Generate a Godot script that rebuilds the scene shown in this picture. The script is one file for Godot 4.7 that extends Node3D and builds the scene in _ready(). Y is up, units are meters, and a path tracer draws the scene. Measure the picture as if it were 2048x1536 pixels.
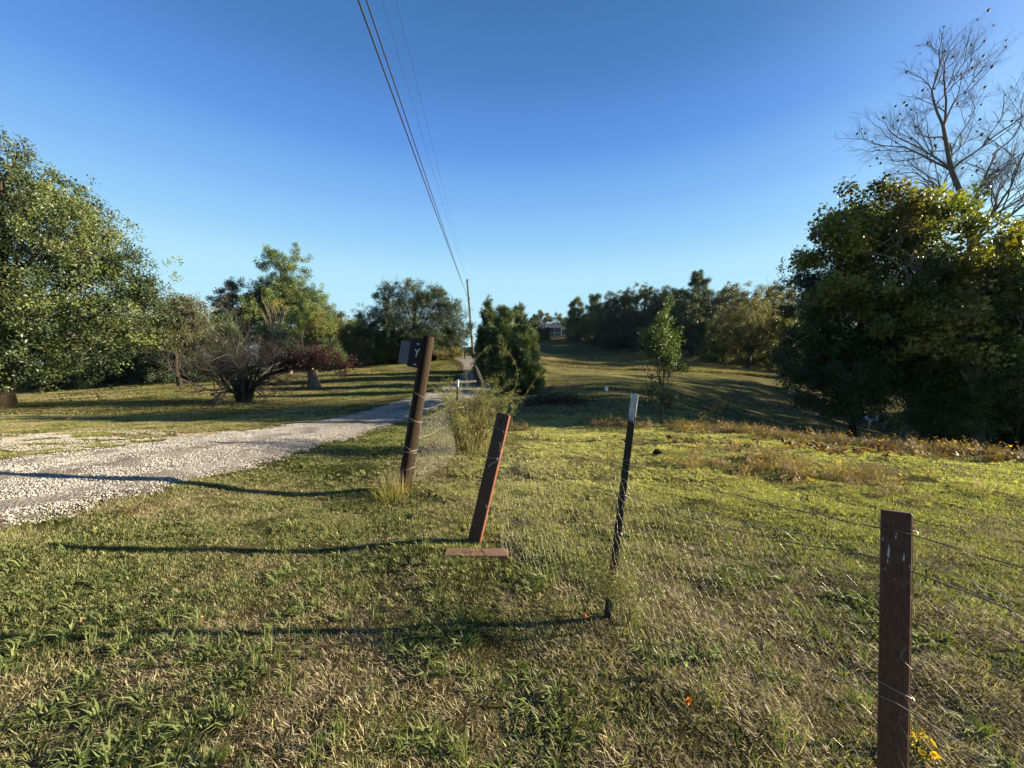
extends Node3D

# ---------------------------------------------------------------- mesh collector
class MB:
	var v := PackedVector3Array()
	var n := PackedVector3Array()
	var c := PackedColorArray()
	var i := PackedInt32Array()
	func mesh(mat: Material) -> ArrayMesh:
		var m := ArrayMesh.new()
		if v.size() == 0:
			return m
		var a := []
		a.resize(Mesh.ARRAY_MAX)
		a[Mesh.ARRAY_VERTEX] = v
		a[Mesh.ARRAY_NORMAL] = n
		a[Mesh.ARRAY_COLOR] = c
		a[Mesh.ARRAY_INDEX] = i
		m.add_surface_from_arrays(Mesh.PRIMITIVE_TRIANGLES, a)
		m.surface_set_material(0, mat)
		return m
	func vert(p: Vector3, nn: Vector3, col: Color) -> int:
		v.append(p)
		n.append(nn)
		c.append(col)
		return v.size() - 1
	# flat triangle seen from both sides
	func leaf_tri(a: Vector3, b: Vector3, d: Vector3, col: Color) -> void:
		var nn := (d - a).cross(b - a).normalized()
		var k := v.size()
		v.append(a)
		v.append(b)
		v.append(d)
		for j in 3:
			n.append(nn)
			c.append(col)
			i.append(k + j)
	# flat polygon whose front looks away from «inside»
	func poly(p: Array, inside: Vector3, col: Color) -> void:
		var mid := Vector3.ZERO
		for q in p:
			mid += q
		mid /= p.size()
		var nn: Vector3 = (p[2] - p[0]).cross(p[1] - p[0]).normalized()
		var rev := nn.dot(mid - inside) < 0.0
		if rev:
			nn = -nn
		var k := v.size()
		for q in p:
			vert(q, nn, col)
		for j in range(1, p.size() - 1):
			if rev:
				i.append_array([k, k + j + 1, k + j])
			else:
				i.append_array([k, k + j, k + j + 1])
	# box with chamfered edges
	func box(t: Transform3D, s: Vector3, ch: float, col: Color) -> void:
		var h := s / 2.0
		var ins := t.origin
		var pt := func(sx: float, sy: float, sz: float, ax: int) -> Vector3:
			var q := Vector3(sx * (h.x - ch), sy * (h.y - ch), sz * (h.z - ch))
			if ax == 0:
				q.x = sx * h.x
			elif ax == 1:
				q.y = sy * h.y
			else:
				q.z = sz * h.z
			return t * q
		for s1 in [-1.0, 1.0]:
			poly([pt.call(s1, -1.0, -1.0, 0), pt.call(s1, 1.0, -1.0, 0), pt.call(s1, 1.0, 1.0, 0), pt.call(s1, -1.0, 1.0, 0)], ins, col)
			poly([pt.call(-1.0, s1, -1.0, 1), pt.call(1.0, s1, -1.0, 1), pt.call(1.0, s1, 1.0, 1), pt.call(-1.0, s1, 1.0, 1)], ins, col)
			poly([pt.call(-1.0, -1.0, s1, 2), pt.call(1.0, -1.0, s1, 2), pt.call(1.0, 1.0, s1, 2), pt.call(-1.0, 1.0, s1, 2)], ins, col)
			for s2 in [-1.0, 1.0]:
				poly([pt.call(s1, s2, -1.0, 0), pt.call(s1, s2, -1.0, 1), pt.call(s1, s2, 1.0, 1), pt.call(s1, s2, 1.0, 0)], ins, col)
				poly([pt.call(s1, -1.0, s2, 0), pt.call(s1, -1.0, s2, 2), pt.call(s1, 1.0, s2, 2), pt.call(s1, 1.0, s2, 0)], ins, col)
				poly([pt.call(-1.0, s1, s2, 1), pt.call(-1.0, s1, s2, 2), pt.call(1.0, s1, s2, 2), pt.call(1.0, s1, s2, 1)], ins, col)
				for s3 in [-1.0, 1.0]:
					poly([pt.call(s1, s2, s3, 0), pt.call(s1, s2, s3, 1), pt.call(s1, s2, s3, 2)], ins, col)
	# round tube along points; closed at both ends
	func tube(p: PackedVector3Array, r: PackedFloat32Array, sides: int, col: Color, wob := 0.0, seed_ := 0.0) -> void:
		var cnt := p.size()
		if cnt < 2:
			return
		var dir := (p[1] - p[0]).normalized()
		var u := dir.cross(Vector3(0.31, 0.17, 0.93)).normalized()
		if u.length() < 0.5:
			u = dir.cross(Vector3.RIGHT).normalized()
		var k0 := v.size()
		for j in cnt:
			var d := dir
			if j == 0:
				d = p[1] - p[0]
			elif j == cnt - 1:
				d = p[j] - p[j - 1]
			else:
				d = p[j + 1] - p[j - 1]
			d = d.normalized()
			u = (u - d * u.dot(d)).normalized()
			var w := d.cross(u)
			for s in sides:
				var a := TAU * s / sides
				var o := u * cos(a) + w * sin(a)
				var rr := r[j]
				if wob > 0.0:
					rr *= 1.0 + wob * (sin(a * 3.0 + seed_ + j * 0.7) * 0.6 + sin(a * 7.0 + seed_ * 2.0 + j * 0.25) * 0.5)
				v.append(p[j] + o * rr)
				n.append(o)
				c.append(col)
			dir = d
		for j in cnt - 1:
			for s in sides:
				var a0 := k0 + j * sides + s
				var a1 := k0 + j * sides + (s + 1) % sides
				i.append_array([a0, a0 + sides, a1, a1, a0 + sides, a1 + sides])
		if r[0] > 0.004:
			var m0 := vert(p[0], (p[0] - p[1]).normalized(), col)
			var m1 := vert(p[cnt - 1], (p[cnt - 1] - p[cnt - 2]).normalized(), col)
			for s in sides:
				i.append_array([m0, k0 + s, k0 + (s + 1) % sides])
				var b := k0 + (cnt - 1) * sides
				i.append_array([m1, b + (s + 1) % sides, b + s])
	func seg(a: Vector3, b: Vector3, r: float, col: Color) -> void:
		tube(PackedVector3Array([a, b]), PackedFloat32Array([r, r]), 3, col)

# ---------------------------------------------------------------- state
var rng := RandomNumberGenerator.new()
var nz := FastNoiseLite.new()
var nz2 := FastNoiseLite.new()
var used := {}
var M := {}
const GN := 280
const GA := 430.0
const GK := 6.2
const GZ := -5.0
var gh := PackedFloat32Array()

func numbered(s: String) -> String:
	if not used.has(s):
		used[s] = 0
		return s
	used[s] += 1
	return "%s_%03d" % [s, used[s]]

func thing(called: String, label: String, category: String, at := Vector3.ZERO, turn := 0.0, group := "") -> Node3D:
	var o := Node3D.new()
	o.name = numbered(called)
	add_child(o, true)
	o.position = at
	o.rotation.y = turn
	tag(o, label, category, group)
	return o

func tag(o: Node3D, label: String, category: String, group := "") -> void:
	o.set_meta("label", label)
	o.set_meta("category", category)
	if group != "":
		o.set_meta("group", group)

func part(called: String, mb: MB, mat: Material, parent: Node3D) -> MeshInstance3D:
	var o := MeshInstance3D.new()
	o.name = called
	o.mesh = mb.mesh(mat)
	parent.add_child(o, true)
	return o

func solo(called: String, mb: MB, mat: Material, at := Vector3.ZERO) -> MeshInstance3D:
	var o := MeshInstance3D.new()
	o.name = numbered(called)
	o.mesh = mb.mesh(mat)
	o.position = at
	add_child(o, true)
	return o

func multi(called: String, mesh: Mesh, xf: Array, cols: Array, parent: Node3D) -> MultiMeshInstance3D:
	var mm := MultiMesh.new()
	mm.transform_format = MultiMesh.TRANSFORM_3D
	mm.use_colors = true
	mm.mesh = mesh
	mm.instance_count = xf.size()
	for k in xf.size():
		mm.set_instance_transform(k, xf[k])
		mm.set_instance_color(k, cols[k])
	var o := MultiMeshInstance3D.new()
	o.name = called if parent != self else numbered(called)
	o.multimesh = mm
	parent.add_child(o, true)
	o.set_meta("kind", "stuff")
	return o

# ---------------------------------------------------------------- materials
func noise_tex(freq: float, lo: Color, hi: Color, oct := 4, cell := false, size := 512) -> NoiseTexture2D:
	var f := FastNoiseLite.new()
	f.seed = 7 + int(freq * 1000.0)
	f.noise_type = FastNoiseLite.TYPE_CELLULAR if cell else FastNoiseLite.TYPE_SIMPLEX
	f.frequency = freq
	f.fractal_octaves = oct
	var t := NoiseTexture2D.new()
	t.width = size
	t.height = size
	t.seamless = true
	t.noise = f
	var g := Gradient.new()
	g.set_color(0, lo)
	g.set_color(1, hi)
	t.color_ramp = g
	return t

func mat(called: String, col: Color, rough := 0.85, spec := 0.3) -> StandardMaterial3D:
	var m := StandardMaterial3D.new()
	m.resource_name = called
	m.albedo_color = col.linear_to_srgb()
	m.roughness = rough
	m.metallic_specular = spec
	m.vertex_color_use_as_albedo = true
	m.cull_mode = BaseMaterial3D.CULL_DISABLED
	M[called] = m
	return m

func textured(m: StandardMaterial3D, t: Texture2D, scale: Vector3, bump := 0.0, world := false) -> void:
	m.albedo_texture = t
	m.uv1_triplanar = true
	m.uv1_world_triplanar = world
	m.uv1_scale = scale
	if bump > 0.0:
		m.heightmap_enabled = true
		m.heightmap_texture = t
		m.heightmap_scale = bump

func leafy(called: String, back: Color, rough := 0.5, spec := 0.45) -> void:
	var m := mat(called, Color.WHITE, rough, spec)
	m.backlight_enabled = true
	m.backlight = back

func make_materials() -> void:
	var bark := noise_tex(0.035, Color(0.45, 0.45, 0.45), Color(1, 1, 1), 5)
	var fine := noise_tex(0.09, Color(0.5, 0.5, 0.5), Color(1, 1, 1), 4)
	leafy("grass", Color(0.8, 0.86, 0.45), 0.6, 0.3)
	leafy("leaf", Color(0.8, 0.85, 0.26), 0.45, 0.5)
	leafy("needle", Color(0.35, 0.4, 0.15), 0.6, 0.3)
	leafy("petal", Color(0.9, 0.8, 0.3), 0.6, 0.3)
	mat("bark", Color.WHITE, 0.9, 0.2)
	textured(M.bark, bark, Vector3(3.0, 0.7, 3.0), 2.0)
	mat("wood", Color.WHITE, 0.85, 0.25)
	textured(M.wood, fine, Vector3(9.0, 1.0, 9.0), 0.25)
	mat("paint", Color.WHITE, 0.62, 0.4)
	textured(M.paint, noise_tex(0.03, Color(0.6, 0.58, 0.57), Color(1, 1, 1), 6), Vector3(7.0, 0.9, 7.0), 0.08)
	mat("plain", Color.WHITE, 0.75, 0.35)
	mat("wire", Color.WHITE, 0.38, 0.5)
	M.wire.metallic = 0.75
	mat("wire_dull", Color.WHITE, 0.6, 0.4)
	M.wire_dull.metallic = 0.35
	mat("stone", Color.WHITE, 0.9, 0.25)
	textured(M.stone, noise_tex(0.05, Color(0.7, 0.7, 0.72), Color(1, 1, 1), 4, false, 256), Vector3(8, 8, 8))
	mat("gravel", Color.WHITE, 0.95, 0.15)
	textured(M.gravel, noise_tex(0.075, Color(0.35, 0.33, 0.30), Color(1, 1, 1), 3, true, 1024), Vector3(0.45, 0.45, 0.45), 2.0, true)
	mat("ground", Color.WHITE, 0.95, 0.1)
	textured(M.ground, noise_tex(0.05, Color(0.42, 0.42, 0.42), Color(1, 1, 1), 6, false, 1024), Vector3(0.7, 0.7, 0.7), 1.2, true)
	M.ground.detail_enabled = true
	M.ground.detail_albedo = noise_tex(0.012, Color(0.62, 0.6, 0.55), Color(1, 1, 1), 4)
	M.ground.detail_blend_mode = BaseMaterial3D.BLEND_MODE_MUL
	var glass := mat("glass", Color(0.03, 0.04, 0.05), 0.1, 0.6)

# ---------------------------------------------------------------- terrain
func tps_height(x: float, d: float, tp: Array, tl: Array) -> float:
	var r := sqrt(x * x + d * d)
	var s := asinh(r / 8.0) / maxf(r, 1e-6)
	var wx := x * s
	var wd := d * s
	var acc: float = tl[0] + tl[1] * wx + tl[2] * wd
	for q in tp:
		var ex: float = wx - q.x
		var ed: float = wd - q.y
		var r2 := ex * ex + ed * ed
		if r2 > 1e-12:
			acc += q.z * 0.5 * r2 * log(r2)
	return acc * (8.0 + r)

func gpos(k: float) -> float:
	return GA * sinh((k / GN * 2.0 - 1.0) * GK) / sinh(GK)

func ginv(x: float) -> float:
	return (asinh(x * sinh(GK) / GA) / GK + 1.0) * 0.5 * GN

func ground(x: float, z: float) -> float:
	var a := clampf(ginv(x), 0.0, GN - 0.001)
	var b := clampf(ginv(z - GZ), 0.0, GN - 0.001)
	var ia := int(a)
	var ib := int(b)
	var k := ib * (GN + 1) + ia
	return lerpf(lerpf(gh[k], gh[k + 1], a - ia), lerpf(gh[k + GN + 1], gh[k + GN + 2], a - ia), b - ib)

func on_ground(x: float, d: float, up := 0.0) -> Vector3:
	return Vector3(x, ground(x, -d) + up, -d)

func slope_up(x: float, z: float, e := 0.3) -> Vector3:
	return Vector3(ground(x - e, z) - ground(x + e, z), 2.0 * e, ground(x, z - e) - ground(x, z + e)).normalized()

# lane: centre and half width against depth
const LANE := [Vector3(-12.5, -14, 1.6), Vector3(-9.2, -5, 1.6), Vector3(-7.8, 0, 2.0), Vector3(-7.2, 2, 2.0), Vector3(-6.7, 4, 1.9), Vector3(-6.15, 6, 1.75), Vector3(-5.72, 8, 1.55), Vector3(-5.2, 10, 1.35), Vector3(-4.6, 13, 1.2), Vector3(-4.15, 17, 1.35), Vector3(-3.7, 20, 1.6), Vector3(-2.8, 28, 1.6), Vector3(-3.0, 38, 1.7), Vector3(-4.3, 46, 1.8), Vector3(-6.6, 52, 1.9), Vector3(-12, 60, 1.9), Vector3(-22, 68, 1.9)]

func lane(d: float) -> Vector2:
	if d <= LANE[0].y:
		return Vector2(LANE[0].x, LANE[0].z)
	for k in range(LANE.size() - 1):
		if d < LANE[k + 1].y:
			var t: float = (d - LANE[k].y) / (LANE[k + 1].y - LANE[k].y)
			var p0: Vector3 = LANE[max(k - 1, 0)]
			var p1: Vector3 = LANE[k]
			var p2: Vector3 = LANE[k + 1]
			var p3: Vector3 = LANE[min(k + 2, LANE.size() - 1)]
			var m1: float = (p2.x - p0.x) / maxf(p2.y - p0.y, 0.1) * (p2.y - p1.y)
			var m2: float = (p3.x - p1.x) / maxf(p3.y - p1.y, 0.1) * (p2.y - p1.y)
			var x := (2 * t * t * t - 3 * t * t + 1) * p1.x + (t * t * t - 2 * t * t + t) * m1 + (-2 * t * t * t + 3 * t * t) * p2.x + (t * t * t - t * t) * m2
			return Vector2(x, lerpf(p1.z, p2.z, t))
	return Vector2(LANE[-1].x, LANE[-1].z)

# below 0 on the lane, in metres past its ragged edge
func off_lane(x: float, z: float) -> float:
	var l := lane(-z)
	if -z > 68.0:
		return 50.0
	return absf(x - l.x) - l.y + 0.22 * nz.get_noise_2d(x * 5.0, z * 5.0) + 0.12 * nz.get_noise_2d(x * 18.0, z * 18.0)

# share of dry straw (0..1) and base colours of the sward
func dryness(x: float, z: float) -> float:
	var d := -z
	var n := nz.get_noise_2d(x * 1.1, z * 1.1) * 0.55 + nz2.get_noise_2d(x * 4.5, z * 4.5) * 0.45
	var t := 0.42
	t = lerpf(0.58, 0.18, smoothstep(2.0, 5.5, d))
	if x < -1.0 and d < 12.0:
		t = lerpf(t, 0.14, smoothstep(-1.0, -3.0, x) * smoothstep(1.6, 3.2, d))
	if x < lane(d).x:
		t = 0.36 + 0.1 * smoothstep(9.0, 5.0, d)
	elif d > 14.0:
		t = 0.55
	if d > 32.0 and x > 0.0:
		t = 0.72
	if d > 78.0:
		t = 0.4
	var even := smoothstep(2.4, 5.5, d) * smoothstep(-0.6, 1.2, x) * smoothstep(16.0, 12.0, d)
	return clampf(t + n * lerpf(1.15, 0.45, even) - 0.2 * even, 0.02, 0.98)

func sward(x: float, z: float) -> Color:
	var d := -z
	var g := Color(0.062, 0.098, 0.022)
	if x < lane(d).x and d < 60.0:
		g = Color(0.105, 0.118, 0.026)
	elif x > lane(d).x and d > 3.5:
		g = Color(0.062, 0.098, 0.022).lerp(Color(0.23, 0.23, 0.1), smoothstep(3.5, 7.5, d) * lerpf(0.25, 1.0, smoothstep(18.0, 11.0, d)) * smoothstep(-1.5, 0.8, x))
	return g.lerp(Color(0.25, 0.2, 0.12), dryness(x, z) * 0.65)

func make_ground(tp: Array, tl: Array) -> void:
	gh.resize((GN + 1) * (GN + 1))
	var mb := MB.new()
	for b in GN + 1:
		var z := gpos(b) + GZ
		for a in GN + 1:
			var x := gpos(a)
			var r := sqrt(x * x + z * z)
			var h := 0.0
			# far and rear cells need no more than every second sample, but the sheet stays one
			h = tps_height(x, -z, tp, tl)
			var near := clampf(1.0 - r / 60.0, 0.0, 1.0)
			h += nz.get_noise_2d(x * 2.0, z * 2.0) * 0.05 * near + nz2.get_noise_2d(x * 9.0, z * 9.0) * 0.02 * near
			h += nz.get_noise_2d(x * 0.4, z * 0.4) * 0.12 * smoothstep(12.0, 40.0, r)
			var e := off_lane(x, z)
			if r < 80.0:
				h += 0.07 * smoothstep(1.1, 0.0, e)
			gh[b * (GN + 1) + a] = h
	for b in GN + 1:
		var z := gpos(b) + GZ
		for a in GN + 1:
			var x := gpos(a)
			var k := b * (GN + 1) + a
			var xl := gpos(max(a - 1, 0))
			var xr := gpos(min(a + 1, GN))
			var zl := gpos(max(b - 1, 0))
			var zr := gpos(min(b + 1, GN))
			var nn := Vector3(-(gh[b * (GN + 1) + min(a + 1, GN)] - gh[b * (GN + 1) + max(a - 1, 0)]) / (xr - xl), 1.0, -(gh[min(b + 1, GN) * (GN + 1) + a] - gh[max(b - 1, 0) * (GN + 1) + a]) / (zr - zl)).normalized()
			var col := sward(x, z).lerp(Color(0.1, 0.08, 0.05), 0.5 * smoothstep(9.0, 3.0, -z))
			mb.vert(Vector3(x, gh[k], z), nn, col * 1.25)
			if a < GN and b < GN:
				mb.i.append_array([k, k + 1, k + GN + 1, k + 1, k + GN + 2, k + GN + 1])
	var o := solo("ground", mb, M.ground)
	o.set_meta("kind", "structure")

func make_lane() -> void:
	var mb := MB.new()
	var cols := 28
	var rows := 0
	var d := -14.0
	while d < 66.0:
		var l := lane(d)
		var l2 := lane(d + 0.1)
		var side := Vector3(0.1, 0, (l2.x - l.x)).normalized()
		for a in cols + 1:
			var t := float(a) / cols * 2.0 - 1.0
			var w := l.y + 0.35
			var p := Vector3(l.x, 0, -d) + side * t * w
			var e := off_lane(p.x, p.z)
			var up := 0.035 * smoothstep(0.05, -0.35, e) - 0.05 * smoothstep(-0.05, 0.25, e)
			up += 0.015 * nz2.get_noise_2d(p.x * 6.0, p.z * 6.0)
			up -= 0.025 * exp(-pow((absf(t * w) - 0.75) / 0.3, 2.0))
			p.y = ground(p.x, p.z) + up + 0.006
			var dirt := smoothstep(-0.2, 0.5, nz.get_noise_2d(p.x * 1.6, p.z * 0.9)) * exp(-pow(t * w / 0.35, 2.0)) * 0.8
			dirt = maxf(dirt, smoothstep(-0.3, 0.05, e))
			var col := Color(0.45, 0.43, 0.405).lerp(Color(0.22, 0.175, 0.12), dirt)
			col = col * (1.0 + 0.25 * nz.get_noise_2d(p.x * 3.0, p.z * 3.0))
			mb.vert(p, Vector3.UP, col)
		rows += 1
		d += 0.16 if d < 30.0 else 0.5
	for b in rows - 1:
		for a in cols:
			var k := b * (cols + 1) + a
			mb.i.append_array([k, k + cols + 1, k + 1, k + 1, k + cols + 1, k + cols + 2])
	for k in mb.v.size():
		mb.n[k] = slope_up(mb.v[k].x, mb.v[k].z)
	var o := solo("gravel_lane", mb, M.gravel)
	o.set_meta("kind", "structure")
	# loose stones
	var shapes := []
	for s in 3:
		var sb := MB.new()
		var sp := SphereMesh.new()
		var pts := []
		for q in 7:
			pts.append(Vector3(rng.randfn(), rng.randfn() * 0.75, rng.randfn()).normalized())
		# a faceted lump: a small icosahedron pulled about
		var gold := 1.618
		var ico := [Vector3(-1, gold, 0), Vector3(1, gold, 0), Vector3(-1, -gold, 0), Vector3(1, -gold, 0), Vector3(0, -1, gold), Vector3(0, 1, gold), Vector3(0, -1, -gold), Vector3(0, 1, -gold), Vector3(gold, 0, -1), Vector3(gold, 0, 1), Vector3(-gold, 0, -1), Vector3(-gold, 0, 1)]
		for q in 12:
			ico[q] = ico[q].normalized() * rng.randf_range(0.65, 1.2) * Vector3(1, 0.7, 0.85)
		for f in [[0, 11, 5], [0, 5, 1], [0, 1, 7], [0, 7, 10], [0, 10, 11], [1, 5, 9], [5, 11, 4], [11, 10, 2], [10, 7, 6], [7, 1, 8], [3, 9, 4], [3, 4, 2], [3, 2, 6], [3, 6, 8], [3, 8, 9], [4, 9, 5], [2, 4, 11], [6, 2, 10], [8, 6, 7], [9, 8, 1]]:
			sb.poly([ico[f[0]], ico[f[1]], ico[f[2]]], Vector3.ZERO, Color.WHITE)
		shapes.append(sb.mesh(M.stone))
	var xf := [[], [], []]
	var cl := [[], [], []]
	for k in 150000:
		var dd := pow(rng.randf(), 1.5) * 26.0 + 1.8
		var l := lane(dd)
		var x := l.x + rng.randf_range(-1.0, 1.0) * (l.y + 0.25)
		var e := off_lane(x, -dd)
		if rng.randf() < 0.015:
			x += rng.randfn() * 0.5
			e = 0.0
		elif e > 0.12 * rng.randf():
			continue
		var mid := exp(-pow((x - l.x) / 0.35, 2.0)) * smoothstep(-0.2, 0.5, nz.get_noise_2d(x * 1.6, -dd * 0.9))
		if rng.randf() < mid * 0.8:
			continue
		var s := rng.randf_range(0.005, 0.013) * (1.5 if rng.randf() < 0.06 else 1.0)
		var b := Basis.from_euler(Vector3(rng.randf() * TAU, rng.randf() * TAU, rng.randf() * TAU)).scaled(Vector3(s, s, s))
		var w := k % 3
		xf[w].append(Transform3D(b, Vector3(x, ground(x, -dd) + 0.03 + rng.randf() * 0.01 - 0.03 * smoothstep(-0.25, 0.1, e), -dd)))
		var v := rng.randf_range(0.28, 0.47)
		cl[w].append(Color(v, v * rng.randf_range(0.94, 0.99), v * rng.randf_range(0.84, 0.97)))
	# thin spills of gravel in the lawn beyond the lane
	for k in 16000:
		var c := Vector2(-10.6, 8.9) if k % 3 else Vector2(-9.6, 7.4)
		var x := c.x + rng.randfn() * 1.5
		var dd := c.y + rng.randfn() * 0.45
		if nz.get_noise_2d(x * 3.0, dd * 6.0) < 0.0:
			continue
		var s := rng.randf_range(0.007, 0.017)
		var b := Basis.from_euler(Vector3(rng.randf() * TAU, rng.randf() * TAU, rng.randf() * TAU)).scaled(Vector3(s, s, s))
		xf[k % 3].append(Transform3D(b, Vector3(x, ground(x, -dd) + 0.02, -dd)))
		var v := rng.randf_range(0.26, 0.44)
		cl[k % 3].append(Color(v, v * 0.96, v * 0.9))
	var heap := thing("loose_gravel", "pale crushed limestone strewn over the curving lane", "gravel")
	heap.set_meta("kind", "stuff")
	for w in 3:
		multi("gravel", shapes[w], xf[w], cl[w], heap)

# ---------------------------------------------------------------- grass
# kind 0 mixed turf, 1 straw, 2 broad crabgrass, 3 tall dry grass
func patch_mesh(kind: int, rad: float, count: int, wide: float, tall: float) -> ArrayMesh:
	var mb := MB.new()
	var tuft := Vector3.ZERO
	var tone := 1.0
	for k in count:
		var a := rng.randf() * TAU
		var r := rad * sqrt(rng.randf())
		if kind == 2:
			r *= 0.25
		var p := Vector3(cos(a) * r, -0.01, sin(a) * r)
		var lean := rng.randf() * TAU
		if kind < 2:
			# blades stand in little tufts with gaps between them
			if k % 9 == 0:
				tuft = p
				tone = rng.randf_range(0.62, 1.3)
			p = tuft + Vector3(rng.randfn(), 0, rng.randfn()) * tall * 0.28
			lean = atan2(p.z - tuft.z, p.x - tuft.x) + rng.randfn() * 0.7
		if kind == 2:
			lean = a + rng.randfn() * 0.5
		var out := Vector3(cos(lean), 0, sin(lean))
		var len := tall * rng.randf_range(0.45, 1.25)
		var flat := rng.randf_range(0.35, 1.1)
		if kind == 1:
			flat = rng.randf_range(0.75, 1.6)
		elif kind == 2:
			flat = rng.randf_range(0.8, 1.45)
		elif kind == 3:
			flat = rng.randf_range(0.05, 0.5)
		var w := wide * rng.randf_range(0.6, 1.25)
		var tw := rng.randf_range(-0.6, 0.6)
		var across := Vector3(-sin(lean + tw), rng.randf_range(-0.3, 0.3), cos(lean + tw)).normalized() * w * 0.5
		var f1 := flat * (0.85 if kind == 1 else 0.55)
		var f2 := flat * (1.06 if kind == 1 else 1.25)
		var d1 := (out * sin(f1) + Vector3.UP * cos(f1)) * len * 0.5
		var d2 := (out * sin(f2) + Vector3.UP * cos(f2)) * len * 0.5
		var col: Color
		if kind == 1 or kind == 3 and rng.randf() < 0.75:
			col = Color(0.17, 0.13, 0.08).lerp(Color(0.46, 0.395, 0.27), pow(rng.randf(), 1.3))
			if rng.randf() < 0.12:
				col = Color(0.13, 0.085, 0.055)
		elif kind == 2:
			col = Color(0.055, 0.082, 0.03).lerp(Color(0.12, 0.145, 0.062), rng.randf())
		else:
			col = Color(0.072, 0.09, 0.032).lerp(Color(0.165, 0.168, 0.075), rng.randf())
			if rng.randf() < 0.14:
				col = Color(0.3, 0.24, 0.12)
		col = col * tone
		var q := mb.v.size()
		var nn := across.cross(d1).normalized()
		if nn.y < 0.0:
			nn = -nn
			across = -across
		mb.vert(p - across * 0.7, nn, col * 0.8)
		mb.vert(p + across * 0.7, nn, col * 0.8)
		mb.vert(p + d1 - across, nn, col)
		mb.vert(p + d1 + across, nn, col)
		mb.vert(p + d1 + d2, nn, col)
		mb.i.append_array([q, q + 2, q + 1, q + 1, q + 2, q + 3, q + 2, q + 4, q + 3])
	return mb.mesh(M.grass)

func lay(xf: Array, cl: Array, x: float, z: float, s: float, tint: Color) -> void:
	var up := slope_up(x, z)
	var a := rng.randf() * TAU
	var f := Vector3(cos(a), 0, sin(a))
	var side := up.cross(f).normalized()
	f = side.cross(up)
	var b := Basis(side, up, f).scaled(Vector3(s, s * rng.randf_range(0.8, 1.2), s))
	xf.append(Transform3D(b, Vector3(x, ground(x, z), z)))
	cl.append(tint)

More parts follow.
